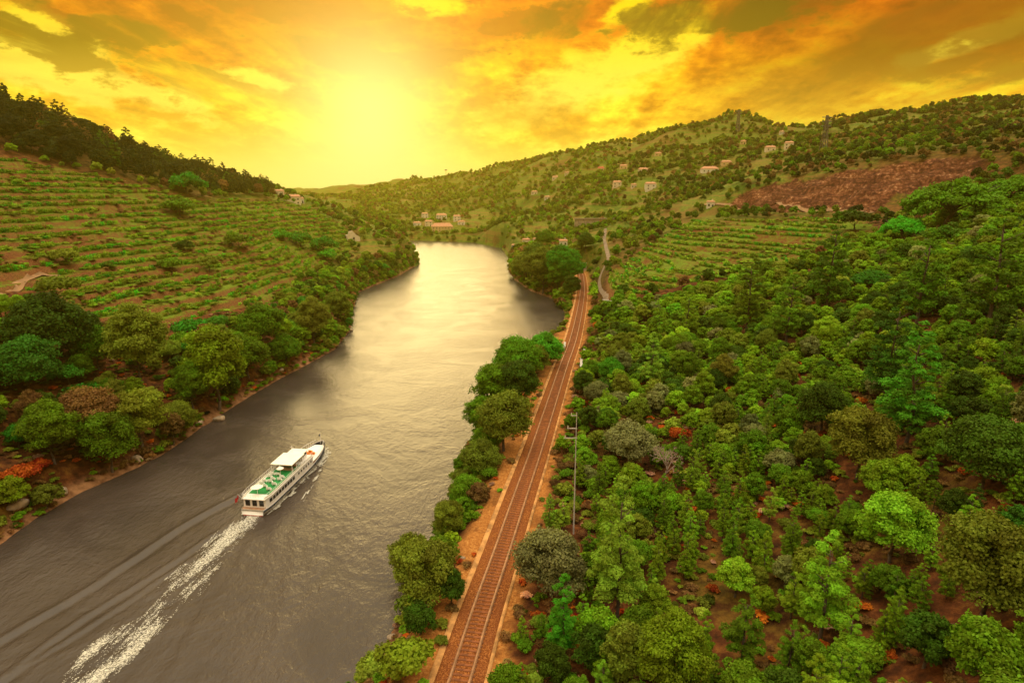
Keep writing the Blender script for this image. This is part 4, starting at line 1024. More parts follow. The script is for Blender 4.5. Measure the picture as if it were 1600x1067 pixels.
def rest_mass(zone, kinds, name, label):
    L_ = [c for c in rest if c['zone'] == zone or (zone == 'other' and c['zone'] not in ('wood', 'ridge', 'left bank'))]
    if not L_: return
    mass(name, label, 'trees', kinds, [(c['x'], c['y'], c['z'] - .1) for c in L_], [c['R'] * (1.0 if c['kind'] != 'shrub' else .7) for c in L_], rng.uniform(0, 6.28, len(L_)), [vary(PAL[c['colour']]) for c in L_])
rest_mass('wood', ['mid'], 'woodland', 'remaining crowded small trees of the wood right of the railway')
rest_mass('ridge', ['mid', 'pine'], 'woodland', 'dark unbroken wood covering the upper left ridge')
rest_mass('left bank', ['mid'], 'woodland', 'thicket of smaller trees along the left river bank')
rest_mass('other', ['shrub'], 'undergrowth', 'small scattered scrub on the terraces and banks')

# far hills vegetation, nobody could count it
def f_far(x, y, z, px, py, d, tl, tr, q, ds, dt):
    n = fbm(x / 55, y / 55, 4, 91); n2 = fbm(x / 14, y / 14, 2, 92)
    up = inpoly(px, py, [(1130, 300), (1250, 255), (1400, 235), (1600, 205), (1700, 190), (1700, 250), (1540, 245), (1400, 262), (1260, 280), (1180, 300)])
    dark = inpoly(px, py, [(1230, 185), (1600, 140), (1700, 130), (1700, 215), (1400, 215), (1260, 205)])
    ok = (d > 235) & (d < 1900) & (px > -150) & (px < 1800) & ~q & ~tl & ~tr & ((n > .46) | (n2 > .56) | up) & ~inpoly(px, py, LRIDGE)
    ok &= ~((x > 0) & (d < 275) & inpoly(px, py, WOOD))
    ok &= rng.random(len(x)) < np.where(d > 700, .55, .85)
    j = np.nonzero(ok)[0]
    P = np.c_[x, y, z - .3][j]; c = np.empty((len(j), 3)); names = ['dark green', 'green', 'olive', 'brown', 'mid green', 'deep brown green']
    for k, i in enumerate(j):
        p = ([.22, .26, .28, .10, .12, .02] if x[i] < 150 else [.34, .20, .14, .14, .02, .16]) if not (up[i] or dark[i]) else [.3, .1, .1, .15, .0, .35]  # darker plant colours on the right put that hillside's shade into the scrub
        c[k] = vary(PAL[names[rng.choice(6, p=p)]], .2)
    s = rng.uniform(1.3, 3.2, len(j)) * np.where(d[j] > 700, 1.2, .95)
    mass('hillside_scrub', 'scrub and small trees dotted over the far valley sides', 'scrub', ['broad'], P, s, rng.uniform(0, 6.28, len(j)), c)
fill(5.4, (-760, 1000, 190, 1500), f_far)

# vines in rows along the terraces
def vines(mask_side, step, wob, box, name, label):
    def f(x, y, z, px, py, d, tl, tr, q, ds, dt):
        m = (tl if mask_side == 'L' else tr)
        far = sstep(y, 300, 900)
        def W(a, b): return rbf(a, b) + (fbm(a / 60, b / 60, 4, 3) - .5) * (5 + 26 * sstep(b, 300, 900)) + wob * (fbm(a / 22, b / 22, 2, 9) - .5)
        x, y, z, px, py = x[m], y[m], z[m], px[m], py[m]
        w = W(x, y); e = .8; gx_ = (W(x + e, y) - w) / e; gy_ = (W(x, y + e) - w) / e; g = np.hypot(gx_, gy_) + 1e-3
        fr = w / step - np.floor(w / step); lev = np.floor(w / step)
        rowd = np.minimum(np.abs(fr - .70), np.abs(fr - .28)) * step / g
        pres = fbm(x / 26 + lev * 3.1, y / 26, 3, 19); pres2 = fbm(x / 7, y / 7 + lev, 2, 29)
        ok = (rowd < .55) & (pres > .30) & (pres2 > .30) & clear_of_hand(x, y, 1.0)
        j = np.nonzero(ok)[0]; names = ['emerald', 'green', 'olive', 'brown', 'yellow green', 'vivid green']; c = np.empty((len(j), 3))
        for k, i in enumerate(j):
            h_ = fbm(np.array([x[i] / 30 + lev[i] * 5.7]), np.array([y[i] / 30]), 2, 55)[0]
            p = [.16, .22, .16, .02, .28, .16] if h_ > .44 else [.03, .27, .34, .08, .26, .02]
            c[k] = vary(PAL[names[rng.choice(6, p=p)]], .15)
        rot = np.arctan2(gx_[j], -gy_[j]) + rng.normal(0, .12, len(j))
        zz = ground(x[j], y[j])
        mass(name, label, 'vines', ['vine'], np.c_[x[j], y[j], zz - .1], np.c_[rng.uniform(.9, 1.3, len(j)), rng.uniform(1.1, 2.0, len(j)), rng.uniform(.9, 1.9, len(j))], rot, c)
        print('vines', len(j))
    fill(1.1, box, f)
vines('L', 2.7, 1.6, (-420, -40, 100, 620), 'vineyard', 'rows of green vines on the stepped terraces of the left hillside')
vines('R', 2.1, 1.0, (20, 240, 195, 440), 'vineyard', 'rows of vines on the curved terraces below the red quarry')

def f_weeds(x, y, z, px, py, d, tl, tr, q, ds, dt):
    ok = (tl & (fbm(x / 9, y / 9, 3, 140) > .47) | tr & (fbm(x / 9, y / 9, 3, 141) > .60)) & (rng.random(len(x)) < .8)
    j = np.nonzero(ok)[0]; names = ['olive', 'green', 'brown', 'yellow green', 'mid green']; c = np.empty((len(j), 3))
    for k, i in enumerate(j):
        h_ = fbm(np.array([x[i] / 40]), np.array([y[i] / 12]), 2, 155)[0]
        c[k] = vary(PAL[names[rng.choice(5, p=([.30, .32, .08, .08, .22] if h_ > .5 else [.40, .12, .32, .08, .08]))]], .2)
    s = rng.uniform(.5, 1.25, len(j)); mass('weeds', 'low green and brown weeds growing over the terraces', 'weeds', ['brush'], np.c_[x, y, z - .08][j], np.c_[s * 1.5, s * 1.5, s * .8], rng.uniform(0, 6.28, len(j)), c)
fill(2.3, (-420, 240, 100, 620), f_weeds)
def f_shore(x, y, z, px, py, d, tl, tr, q, ds, dt):
    ok = (ds < 7) & (d < 560) & (px > -60) & (py < 1150) & (dt > 5) & (fbm(x / 8, y / 8, 2, 171) > np.where(px < 140, .6, .34))
    j = np.nonzero(ok)[0]; names = ['olive', 'green', 'brown', 'mid green', 'dark green']; c = np.empty((len(j), 3))
    for k, i in enumerate(j): c[k] = vary(PAL[names[rng.choice(5, p=[.34, .24, .16, .10, .16])]], .22)
    s = rng.uniform(.7, 1.8, len(j)); mass('reeds', 'ragged low growth fringing both shores of the river', 'shore growth', ['brush'], np.c_[x, y, z - .05][j], np.c_[s, s, s * 1.25], rng.uniform(0, 6.28, len(j)), c)
DTMIN = 4.5
fill(2.0, (-200, 100, 20, 560), f_shore)
# dry grass and brambles beside the line and on the wood floor
DTMIN = 3.9
def f_under(x, y, z, px, py, d, tl, tr, q, ds, dt):
    ok = (d < 230) & (px > -60) & (px < 1680) & (py < 1180) & ~tl & ~tr & ((fbm(x / 5, y / 5, 3, 44) > .40) | ((dt < 10) & (x > np.interp(y, TRK[:, 1], TRK[:, 0])))) & (rng.random(len(x)) < np.where(dt < 6, .4, .75))
    j = np.nonzero(ok)[0]; names = ['brown', 'olive', 'rusty orange', 'green', 'pinkish brown']; c = np.empty((len(j), 3))
    for k, i in enumerate(j): c[k] = vary(PAL[names[rng.choice(5, p=[.46, .24, .10, .14, .06])]], .25)
    s = rng.uniform(.4, 1.15, len(j))
    mass('undergrowth', 'brown and green undergrowth on the floor of the wood and banks', 'undergrowth', ['brush'], np.c_[x, y, z - .05][j], np.c_[s, s, s * .8], rng.uniform(0, 6.28, len(j)), c)
fill(1.6, (-130, 160, 25, 240), f_under)

# ---------------------------------------------------------------- roads
def drape(name, P, w, mat, label, cat, lift=.18):
    d = np.gradient(P[:, :2], axis=0); d /= np.linalg.norm(d, axis=1)[:, None]; nrm = np.c_[-d[:, 1], d[:, 0]]; k = 5
    off = np.linspace(-w, w, k); V = P[:, None, :2] + nrm[:, None] * off[None, :, None]
    Z = ground(V[..., 0].ravel(), V[..., 1].ravel()).reshape(len(P), k); Z = Z * .6 + Z.mean(1, keepdims=True) * .4 + lift
    V = np.concatenate([V, Z[..., None]], 2).reshape(-1, 3); i = np.arange(len(P) - 1)[:, None] * k + np.arange(k - 1)[None, :]
    F = np.stack([i, i + k, i + k + 1, i + 1], -1).reshape(-1, 4)
    tag(link(name, np_mesh(name, V, F, mat, True)), label, cat, kind='structure')
M['road'] = mat_plain('road', (.19, .13, .085), .9, .3, .3); M['dirt'] = mat_plain('dirt', (.26, .14, .06), .95, .35, .4)
drape('road', ROADP['lane'][0], 1.2, M['road'], 'pale lane climbing beside the railway head', 'road')
drape('road', ROADP['quarry_road'][0], 2.4, M['dirt'], 'pale road along the foot of the red quarry', 'road')
drape('path', ROADP['vineyard_track'][0], 1.5, M['dirt'], 'earth track entering the left terraces', 'path')

# ---------------------------------------------------------------- railway
def strip(P, prof, name, mat, parent=None, smooth=False):
    """sweep a closed or open profile of (offset, height) along P"""
    d = np.gradient(P[:, :2], axis=0); d /= np.linalg.norm(d, axis=1)[:, None]; nr = np.c_[d[:, 1], -d[:, 0]]; k = len(prof); pr = np.array(prof)
    V = np.concatenate([P[:, None, :2] + nr[:, None] * pr[None, :, :1], np.repeat(pr[None, :, 1:], len(P), 0)], 2).reshape(-1, 3)
    i = np.arange(len(P) - 1)[:, None] * k + np.arange(k - 1)[None, :]; F = np.stack([i, i + 1, i + k + 1, i + k], -1).reshape(-1, 4)
    return link(name, np_mesh(name, V, F, mat, smooth), parent)
def build_rail():
    m, T = new_mat('ballast'); g = T.n('ShaderNodeNewGeometry'); P_ = g.outputs['Position']
    n = T.noise(P_, 3.5, 5, .7); n2 = T.noise(P_, .35, 4, .6); v = T.n('ShaderNodeTexVoronoi'); T.link(P_, v.inputs['Vector']); v.inputs['Scale'].default_value = 7
    c = T.ramp(T.math('ADD', T.math('MULTIPLY', n, .7), T.math('MULTIPLY', v.outputs['Distance'], .35)), [(.3, (.05, .014, .004)), (.48, (.17, .048, .010)), (.75, (.42, .16, .045))])
    c = T.mix(T.math('MULTIPLY', T.smooth(n2, .4, .62), .45), c, (.17, .05, .018))
    finish(T, c, .95, v.outputs['Distance'], .8, .08, .1)
    Z = TZ + .05
    tag(strip(TRK, [(-3.6, Z - .6), (-2.7, Z + .18), (-2.45, Z + .24), (2.45, Z + .24), (2.7, Z + .18), (3.6, Z - .6)], 'railway_bed', m), 'reddish ballast bed carrying the single track along the river', 'railway bed', kind='structure')
    sh = mat_plain('shoulder', (.46, .22, .07), .95, .5, .6)
    for sgn in (-1, 1):
        a, b = (3.05, 3.75) if sgn < 0 else (2.75, 3.2)
        o = strip(TRK, [(sgn * b, Z - .05), (sgn * b * .97, Z + .16), (sgn * a, Z + .13), (sgn * (a - .15), Z + .05)][::sgn], 'ballast_shoulder' if sgn < 0 else 'kerb', sh)  # river side strip is the sandy shoulder of the ballast
        tag(o, 'sandy raised edge on the %s side of the track' % ('river' if sgn < 0 else 'wooded'), 'kerb', kind='structure')
    root = empty('railway_track', (float(TRK[0, 0]), float(TRK[0, 1]), Z)); tag(root, 'single rusty railway track curving beside the river into a small tunnel', 'railway track')
    G = 1.17; base = np.array(root.location)
    def loc(P): Q = P.copy(); Q[:, :2] -= base[:2]; return Q
    for sgn in (-1, 1):
        o = strip(loc(TRK), [(sgn * G - .17, .30), (sgn * G - .05, .34), (sgn * G - .05, .44), (sgn * G - .13, .46), (sgn * G - .13, .52), (sgn * G + .13, .52), (sgn * G + .13, .46), (sgn * G + .05, .44), (sgn * G + .05, .34), (sgn * G + .17, .30)][::-1], 'rail', M['railtop'], root)
    P = resample(TRK[:, :2], .78); d = np.gradient(P, axis=0); sm = MB().box((0, 0, 0), (.34, 3.1, .16)).mesh('sleeper', M['sleeper']); rest_ = MB(); cnt = 0
    _, py, dd = proj(P[:, 0], P[:, 1], np.full(len(P), TZ))
    for i in range(len(P)):
        an = math.atan2(d[i, 1], d[i, 0]); jx = rng.normal(0, .02); c = (P[i, 0] - base[0] + jx, P[i, 1] - base[1], .205)
        if py[i] < 1085 and cnt < 100:
            o = link('sleeper', sm, root, c, an + rng.normal(0, .015)); cnt += 1
        else: rest_.box(c, (.34, 3.1, .16), an)
    tag(rest_.build('sleeper', M['sleeper'], root), kind='stuff')
build_rail()
def portal():
    x, y = TRK[-1, :2]; d = TRK[-1, :2] - TRK[-3, :2]; a = math.atan2(d[1], d[0])
    r = empty('tunnel_portal', (x, y, TZ - .2), a); tag(r, 'dark small tunnel mouth where the railway disappears', 'tunnel')
    b = MB()
    b.box((1.2, -3.6, 2.8), (2.4, 2.0, 5.6)).box((1.2, 3.6, 2.8), (2.4, 2.0, 5.6)).box((1.2, 0, 5.2), (2.4, 5.19, .8)).box((1.25, 0, 5.8), (2.7, 9.6, .4))
    b.build('wall', M['stone'], r)
    MB().box((2.2, 0, 2.4), (.5, 5.19, 4.8)).build('opening_shade', M['dark'], r)  # near-black slab stands in for the unlit inside of the tunnel
portal()
def parapet(px, py, L, label, rot=None):
    x, y, z, t = on_ground(px, py); r = empty('parapet_wall', (x, y, z), math.pi / 2 - .12 if rot is None else rot); tag(r, label, 'wall')
    MB().box((0, 0, .6), (L, .5, 1.9)).build('wall', M['wall_white'], r); MB().box((0, 0, 1.63), (L + .2, .75, .16)).build('coping', M['concrete'], r)
parapet(882, 546, 7, 'short white parapet at the water side of the line'); parapet(908, 574, 10, 'white parapet on the wooded side of the line'); parapet(913, 552, 6, 'small white parapet above the longer one')
parapet(962, 480, 14, 'pale wall along the end of the lane', 2.3)

# ---------------------------------------------------------------- poles, pylons
def pole():
    x, y, z, t = on_ground(896, 836); r = empty('utility_pole', (x, y, z - .2)); tag(r, 'tall pale concrete electricity pole standing in the wood beside the railway', 'pole')
    hgt = 10.
    for h_ in np.arange(8, 40, .25):
        if proj(x, y, z + h_)[1] < 645: hgt = h_; break
    MB().tube((0, 0, 0), (0, 0, hgt), .13, .06, 8).build('shaft', M['concrete'], r)
    for k, (h_, L) in enumerate(((hgt - .5, 1.6), (hgt - 2.6, 2.6), (hgt - 4.2, 3.4))):
        MB().box((-L * .25, 0, h_), (L * .6, .10, .12)).build('crossarm', M['concrete'], r)
        b = MB()
        for q in (-.5, .0): b.tube((q * L, 0, h_ + .1), (q * L, 0, h_ + .45), .07, .05, 6)
        b.build('insulator', M['wall_white'], r)
pole()
def pylon(px, pyb, pyt, label):
    x, y, z, t = on_ground(px, pyb); hgt = (pyb - pyt) / 950 * t; r = empty('power_pylon', (x, y, z - .5)); tag(r, label, 'pylon')
    b = MB(); w0, w1 = hgt * .09, hgt * .018; rr = max(.10, t * .0007)
    lv = np.linspace(0, 1, 8); W = lambda u: w0 + (w1 - w0) * u ** .8
    C = [(-1, -1), (1, -1), (1, 1), (-1, 1)]
    for a, c in zip(lv[:-1], lv[1:]):
        for i in range(4):
            p, q = C[i], C[(i + 1) % 4]
            b.tube((p[0] * W(a), p[1] * W(a), a * hgt), (p[0] * W(c), p[1] * W(c), c * hgt), rr, n=4)
            b.tube((p[0] * W(a), p[1] * W(a), a * hgt), (q[0] * W(c), q[1] * W(c), c * hgt), rr * .6, n=4)
    b.build('lattice', M['iron'], r)
    for u in (.72, .84, .95): MB().tube((-hgt * .13, 0, u * hgt), (hgt * .13, 0, u * hgt), rr * .9, n=4).build('crossarm', M['iron'], r)
pylon(1286, 240, 183, 'lattice power pylon standing on the slope above the red quarry')
pylon(1152, 208, 176, 'distant thin lattice pylon on the saddle right of the domed hill')
def mast(px, pyb, pyt, label):
    x, y, z, t = on_ground(px, pyb); hgt = (pyb - pyt) / 950 * t; r = empty('mast', (x, y, z - .5)); tag(r, label, 'mast')
    MB().tube((0, 0, 0), (0, 0, hgt), .6, .4, 6).build('shaft', M['iron'], r); MB().tube((0, 0, hgt - 2), (0, 0, hgt), 3.2, 3.2, 10).build('platform', M['iron'], r)
mast(697, 277, 266, 'tiny mast with a round head on the far hill crest')

# ---------------------------------------------------------------- houses
def house(px, py, wpx, label, wall='wall', roof='rooftile', storeys=1, flat=False, rz=None, depth=.6, wing=False):
    x, y, z, t = on_ground(px, py); w = wpx * .82 * t / 950; dp = w * depth; h_ = 2.9 * storeys + 1.4
    rz = math.atan2(-x, y) * .6 + rng.uniform(-.15, .15) if rz is None else rz
    zz = min(float(v) for v in ground(np.array([x - w / 3, x + w / 3, x]), np.array([y, y, y - dp / 2])))
    r = empty('house', (x, y, zz), rz); tag(r, label, 'house')
    MB().box((0, 0, h_ / 2 - 1), (w, dp, h_ + 2)).build('wall', M[wall], r)
    def gable(cx, cy, ww, dd, z0):
        rh = min(dd, ww) * .26; b = MB(); o = .4; X0, X1, Y0, Y1 = cx - ww / 2 - o, cx + ww / 2 + o, cy - dd / 2 - o, cy + dd / 2 + o
        n = len(b.v); b.v += [(X0, Y0, z0), (X1, Y0, z0), (X1, Y1, z0), (X0, Y1, z0), (X0 + dd * .25, cy, z0 + rh), (X1 - dd * .25, cy, z0 + rh)]
        b.f += [(0, 1, 5, 4), (2, 3, 4, 5), (1, 2, 5), (3, 0, 4), (3, 2, 1, 0)]; return b
    if flat: rf = MB().box((0, 0, h_ + .2), (w + .6, dp + .6, .4)).build('roof', M['wall_white'], r)
    else: rf = gable(0, 0, w, dp, h_ + .02).build('roof', M[roof], r)
    if not flat: MB().box((w * .2, dp * .1, h_ + min(dp, w) * .2), (.9, .9, 2.2)).build('chimney', M[wall], rf)
    if wing:
        MB().box((-w * .32, -dp * .5 - w * .12, h_ * .5 + .8), (w * .3, w * .24, h_ + 3.6)).build('wing', M[wall], r)
        MB().box((-w * .32, -dp * .5 - w * .12, h_ + 2.8), (w * .33, w * .27, .5)).build('wing_roof', M[roof], r)
    n = int(np.clip(w / 4, 2, 7))
    for s in range(storeys):
        for k in range(n):
            xx = (k + .5) / n * w - w / 2
            if s == 0 and k == n // 2: MB().box((xx, -dp / 2 - .04, 1.15), (1.2, .16, 2.3)).build('door', M['dark'], r); continue
            MB().box((xx, -dp / 2 - .03, 1.9 + 3.1 * s), (1.2, .14, 1.4)).build('window', M['dark'], r)
for h_ in HS:
    house(h_[0], h_[1], h_[2], h_[3], h_[4], h_[5], h_[6], *(h_[7:]))
def ruin():
    x, y, z, t = on_ground(553, 378); r = empty('stone_ruin', (x, y, z - .5), .5); tag(r, 'pale broken stone gable standing above the left shore', 'ruin'); w = 18 * t / 950
    pts = [(-w / 2, 0), (w / 2, 0), (w / 2, w * .45), (w * .2, w * .62), (-w * .1, w * .95), (-w * .4, w * .9), (-w / 2, w * .6)]
    b = MB(); n = len(pts); b.v = [(p[0], -.5, p[1]) for p in pts] + [(p[0], .5, p[1]) for p in pts]
    b.f = [tuple(range(n)), tuple(range(2 * n - 1, n - 1, -1))] + [(i, n + i, n + (i + 1) % n, (i + 1) % n) for i in range(n)]
    b.box((-w / 2, w * .3, w * .3), (1, w * .6, w * .6)).box((w / 2, w * .25, w * .2), (1, w * .5, w * .4)); b.build('wall', M['wall'], r)
    MB().box((0, -.55, w * .3), (w * .14, .2, w * .2)).build('opening_shade', M['dark'], r)  # dark block on the wall face stands in for shade in a hole
ruin()
def retaining():
    x, y, z, t = on_ground(935, 352); r = empty('retaining_wall', (x, y, z - 1), .05); tag(r, 'pale retaining wall with upright ribs above the lane', 'wall'); w = 75 * t / 950
    MB().box((0, 0, 3), (w, 1.2, 7)).build('wall', M['stone'], r); MB().box((0, -.3, 6.8), (w + 1, 2.2, .8)).build('coping', M['stone'], r)
    for k in range(11): MB().box(((k + .5) / 11 * w - w / 2, -.8, 3), (.7, .5, 6.4)).build('rib', M['stone'], r)
retaining()

# ---------------------------------------------------------------- shore rocks
def rocks():
    L_ = [(517, 536, 16, 'pale boulder at the left shore beyond the bend trees'), (546, 517, 12, 'small pale boulder at the corner of the left shore'), (440, 583, 12, 'flat boulder under the left bank trees'), (343, 658, 20, 'pinkish boulder at the left waterline'),
          (312, 664, 16, 'brown boulder left of the pinkish one'), (215, 722, 24, 'long low boulder at the left waterline'), (98, 772, 22, 'grey boulder near the lower left shore'), (28, 800, 34, 'dark grey rock slab on the lower left slope'),
          (624, 972, 16, 'reddish rock at the water below the bank tree'), (612, 996, 14, 'pale upright rock beside the bottom bush'), (723, 873, 9, 'pale stone on the dry verge'), (806, 386, 8, 'tiny rock at the far quay')]
    for k, (px, py, w, lab) in enumerate(L_):
        x, y, z, t = on_ground(px, py); R_ = w / 2 * t / 950; rg = np.random.default_rng(k); n = 12; m_ = 9
        th, ph = np.meshgrid(np.linspace(0, 2 * math.pi, n, endpoint=False), np.linspace(.08, math.pi - .08, m_)); v = np.stack([np.sin(ph) * np.cos(th), np.sin(ph) * np.sin(th), np.cos(ph)], -1).reshape(-1, 3)
        dirs = rg.normal(0, 1, (9, 3)); dirs /= np.linalg.norm(dirs, axis=1)[:, None]; cut = rg.uniform(.55, .85, 9)
        for d_, c_ in zip(dirs, cut):
            s_ = v @ d_; v = v - np.maximum(s_ - c_, 0)[:, None] * d_
        v = v * R_ * np.array([1.1, .8, .6]); i = np.arange(m_ - 1)[:, None] * n + np.arange(n)[None, :]; j = np.arange(m_ - 1)[:, None] * n + (np.arange(n)[None, :] + 1) % n
        F = np.stack([i, i + n, j + n, j], -1).reshape(-1, 4)
        tag(link('boulder', np_mesh('boulder', v, F, M['stone']), None, (x, y, max(z, 0) + R_ * .15), rg.uniform(0, 3)), lab, 'rock')
rocks()

# ---------------------------------------------------------------- cruise boat
def boat():
    r = empty('cruise_boat', tuple(BOAT_S[:2]) + (.0,), BH); tag(r, 'long white river cruise boat with green upper deck and white canopy', 'boat')
    white = mat_plain('boat_white', (.82, .78, .76), .35, .06, .5); navy = mat_plain('boat_navy', (.03, .035, .06), .35, .2, 1); red = mat_plain('boat_red', (.30, .03, .02), .5, .2, 1)
    green = mat_plain('deck_green', (.01, .22, .045), .8, .25, .8); glass = mat_plain('boat_glass', (.02, .02, .025), .15, .2, 1, .6); orange = mat_plain('boat_orange', (.75, .22, .03), .6, .2, 2)
    cream = mat_plain('boat_cream', (.85, .80, .70), .5, .08, .4); wood = mat_plain('deck_wood', (.40, .22, .13), .7, .3, 2)
    L = BL; N = 40; us = np.linspace(0, 1, N); B = beam(us); B[-1] = .05
    sheer = 1.25 + .95 * np.clip((us - .55) / .45, 0, 1) ** 2
    rows = [(.80, -.5), (.90, .0), (.96, .28)]; V = []; 
    prof = lambda k: [(B[k] * .80, -.5), (B[k] * .90, 0.22), (B[k] * .95, .24), (B[k] * .985, .72), (B[k] * 1.01, .74), (B[k] * 1.02, sheer[k] - .12), (B[k] * 1.0, sheer[k] - .1), (B[k] * 1.0, sheer[k] + .12)]
    for sgn in (1, -1):
        for k in range(N):
            for b_, z_ in prof(k): V.append((us[k] * L + (.9 * max(0, us[k] - .9) * 10 * max(0, z_) * .35), sgn * b_, z_))
    m_ = 8; F = []; mi = []
    for s in (0, 1):
        o = s * N * m_
        for k in range(N - 1):
            for q in range(m_ - 1):
                a = o + k * m_ + q; f = (a, a + m_, a + m_ + 1, a + 1); F.append(f if s else f[::-1]); mi.append((2, 0, 0, 1, 1, 1, 0)[q] if us[k] < .72 or q > 5 or q == 0 else 1)
    for q in range(m_ - 1): a = q; b_ = N * m_ + q; F.append((a, a + 1, b_ + 1, b_)); mi.append((2, 0, 0, 1, 0, 0, 0)[q])
    me = np_mesh('hull', V, F); [me.materials.append(x) for x in (white, navy, red)]; me.polygons.foreach_set('material_index', mi); link('hull', me, r)
    def plate(u0, u1, k, z, th, name, mat, parent=r, n=26, inset=0.0):
        uu = np.linspace(u0, u1, n); bb = beam(uu) * k - inset; pts = [(u * L, b) for u, b in zip(uu, bb)] + [(u * L, -b) for u, b in zip(uu[::-1], bb[::-1])]
        return MB().prism(pts, z - th, z).build(name, mat, parent)
    plate(.0, .985, .97, 1.22, .12, 'main_deck', wood)
    plate(.66, .965, .93, 1.80, .2, 'foredeck', white)
    # cabin
    uu = np.linspace(.035, .68, 30); bb = beam(uu) * .93
    MB().prism([(u * L, b) for u, b in zip(uu, bb)] + [(u * L, -b) for u, b in zip(uu[::-1], bb[::-1])], 1.23, 3.0).build('cabin', white, r)
    for sgn in (-1, 1):
        for k in range(16):
            u = .085 + k * .0372
            if k in (9,): continue
            small = k > 9; b0 = float(beam(u)) * .93; w = .86 if not small else .46; hh = .72 if not small else .42
            b1 = float(beam(u + .02)) * .93; an = math.atan2((b1 - b0), .02 * L) * sgn
            MB().box((u * L, sgn * (b0 + .005), 2.25), (w, .09, hh), an).build('window', glass, r)
    for y in (-1.4, 0, 1.4): MB().box((.035 * L - .02, y, 2.15), (.08, .9, 1.2)).build('window', glass, r)
    plate(.02, .69, .99, 3.16, .15, 'upper_deck', white)
    plate(.09, .52, .78, 3.20, .04, 'deck_covering', green)
    # bulwark and rails of the upper deck
    for sgn in (-1, 1):
        b = MB(); uu = np.linspace(.03, .68, 30)
        for a, c in zip(uu[:-1], uu[1:]):
            p = (a * L, sgn * float(beam(a)) * .96); q = (c * L, sgn * float(beam(c)) * .96)
            b.tube(p + (4.05,), q + (4.05,), .035, n=4).tube(p + (3.65,), q + (3.65,), .02, n=4).tube(p + (3.15,), p + (4.05,), .025, n=4)
        b.build('railing', white, r)
        b = MB()
        for a, c in zip(uu[:-1], uu[1:]):
            p = np.array((a * L, sgn * float(beam(a)) * .90)); q = np.array((c * L, sgn * float(beam(c)) * .90)); m = (p + q) / 2; b.box((m[0], m[1], 3.33), (np.linalg.norm(q - p) + .02, .10, .34), math.atan2(*(q - p)[::-1]))
        b.build('bulwark', cream, r)
    b = MB()
    for y in np.linspace(-2.1, 2.1, 9): b.tube((.025 * L, y, 3.15), (.025 * L, y, 4.05), .025, n=4)
    b.tube((.025 * L, -2.1, 4.05), (.025 * L, 2.1, 4.05), .035, n=4); b.build('railing', white, r)
    # seats and tables on the green deck
    for k in range(7):
        x = 4.4 + k * 1.05
        for y, on in ((-1.25, k not in (1, 3, 6)), (.15, k not in (0, 2, 5)), (1.35, k % 3 != 1)):
            if not on: continue
            s = MB().box((x, y, 3.50), (.42, 1.0 if y else .8, .10)).box((x - .2, y, 3.74), (.08, .9, .45)).box((x, y - .35, 3.33), (.30, .08, .26)).box((x, y + .35, 3.33), (.30, .08, .26))
            s.build('bench', white, r)
    for (x, y, ra) in ((2.7, .2, 1.15), (10.9, -.25, .75)):
        t_ = MB().tube((x, y, 4.7), (x, y, 5.15), ra, .08, 12).build('parasol', cream, r); MB().tube((x, y, 3.2), (x, y, 4.72), .05, n=6).build('parasol_pole', white, t_)
    # canopy
    plate(.385, .57, .86, 5.1, .14, 'canopy', cream, n=10)
    for u in (.39, .45, .51, .565):
        for sgn in (-1, 1): MB().tube((u * L, sgn * float(beam(u)) * .83, 3.2), (u * L, sgn * float(beam(u)) * .83, 4.97), .06, n=6).build('canopy_post', white, r)
    MB().box((.43 * L, .0, 3.5), (.5, 3.6, .5)).box((.49 * L, .0, 3.5), (.5, 3.4, .5)).build('bench', wood, r)
    # wheelhouse
    wh = MB().box((.615 * L, 0, 3.95), (2.3, 3.2, 1.6)).build('wheelhouse', white, r)
    MB().box((.615 * L + 1.16, 0, 4.3), (.06, 2.9, .6)).build('windscreen', glass, wh)
    for sgn in (-1, 1): MB().box((.615 * L, sgn * 1.61, 4.3), (1.8, .06, .55)).build('window', glass, wh)
    MB().box((.615 * L + .1, 0, 4.82), (2.8, 3.7, .12)).build('wheelhouse_roof', cream, wh)
    MB().tube((.60 * L, .9, 4.88), (.60 * L, .9, 6.4), .05, .03, 6).tube((.60 * L, .5, 6.0), (.60 * L, 1.3, 6.0), .03, n=4).build('radar_mast', white, wh)
    for y in (-1.0, 1.0): MB().tube((.665 * L, y, 3.2), (.665 * L, y, 4.0), .25, .25, 10).build('life_raft', orange if y < 0 else white, r)
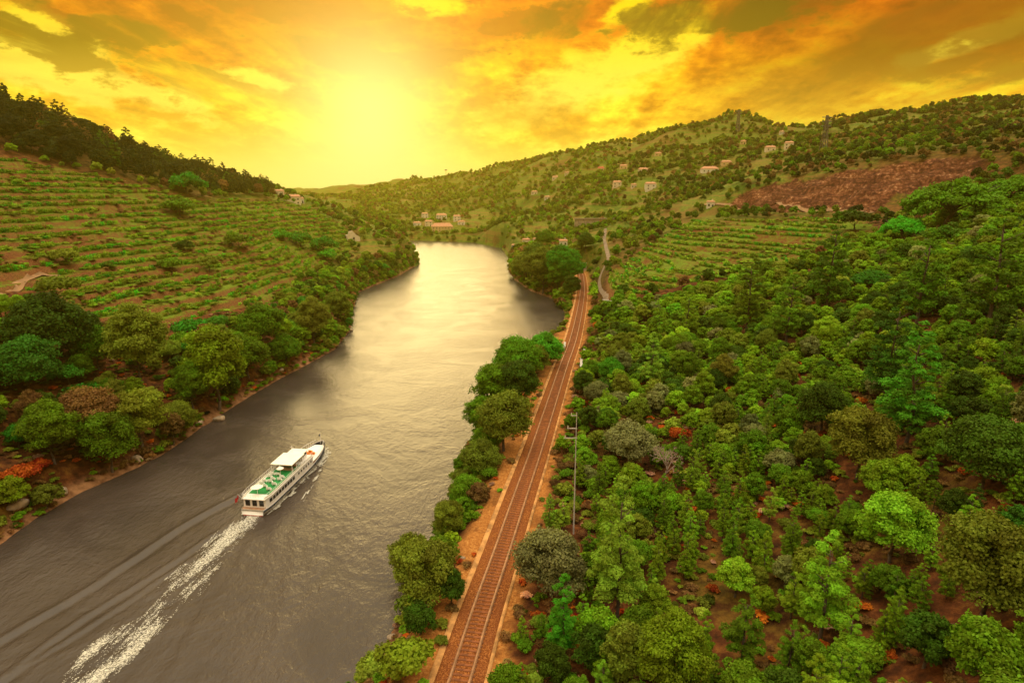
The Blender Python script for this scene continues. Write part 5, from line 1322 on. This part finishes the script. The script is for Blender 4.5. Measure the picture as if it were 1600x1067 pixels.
    # bow lounge
    for (x, y) in ((23.2, -1.0), (23.3, .9), (24.5, -.9), (24.5, .8), (23.9, 0), (25.3, .1)):
        MB().box((x, y, 2.02), (.7, .7, .42)).box((x - .32, y, 2.35), (.12, .7, .4)).build('deck_chair', orange, r)
    b = MB(); uu = np.linspace(.70, .975, 12)
    for sgn in (-1, 1):
        for a, c in zip(uu[:-1], uu[1:]):
            p = (a * L, sgn * float(beam(a)) * .93); q = (c * L, sgn * float(beam(c)) * .93)
            b.tube(p + (2.85,), q + (2.85,), .035, n=4).tube(p + (1.8,), p + (2.85,), .025, n=4)
    b.build('railing', white, r)
    js = MB().tube((.985 * L, 0, 1.8), (.995 * L, 0, 4.6), .05, .03, 6).build('jackstaff', white, r)
    MB().box((.985 * L - .28, 0, 4.1), (.75, .03, .5)).build('flag', navy, js)
    fs = MB().tube((.02 * L, 2.0, 3.1), (-.6, 2.2, 4.7), .05, .03, 6).build('flagstaff', white, r)
    b = MB(); n = 8
    for k in range(n + 1):
        x = -.45 - 1.1 * k / n; w_ = .10 * math.sin(k * 1.1); b.v += [(x, 2.2 + w_, 4.45 - .25 * k / n), (x, 2.2 + w_, 3.65 - .35 * k / n)]
    b.f = [(2 * k, 2 * k + 2, 2 * k + 3, 2 * k + 1) for k in range(n)]; b.build('flag', mat_plain('flag_red', (.45, .02, .02), .8, .2, 3), fs)
    b = MB()
    for u in np.linspace(.1, .9, 9): b.tube((u * L, -float(beam(u)) * 1.03, .75), (u * L, -float(beam(u)) * 1.03, 1.1), .09, n=6)
    b.build('fender', navy, r)
boat()


# ---------------------------------------------------------------- haze
def build_haze():
    me = MB().box((0, 0, 0), (1, 1, 1)).mesh('haze', None)
    m, T = new_mat('haze')
    v = T.n('ShaderNodeVolumePrincipled'); v.inputs['Color'].default_value = (1.0, 0.84, 0.12, 1); v.inputs['Density'].default_value = 0.00016
    v.inputs['Anisotropy'].default_value = 0.72
    o = T.n('ShaderNodeOutputMaterial'); T.link(v.outputs[0], o.inputs['Volume'])
    me.materials.append(m); ob = link('haze', me); ob.scale = (4600, 4600, 330); ob.location = (0, 0, 159)
    tag(ob, 'golden haze filling the valley', 'haze', kind='stuff')
build_haze()
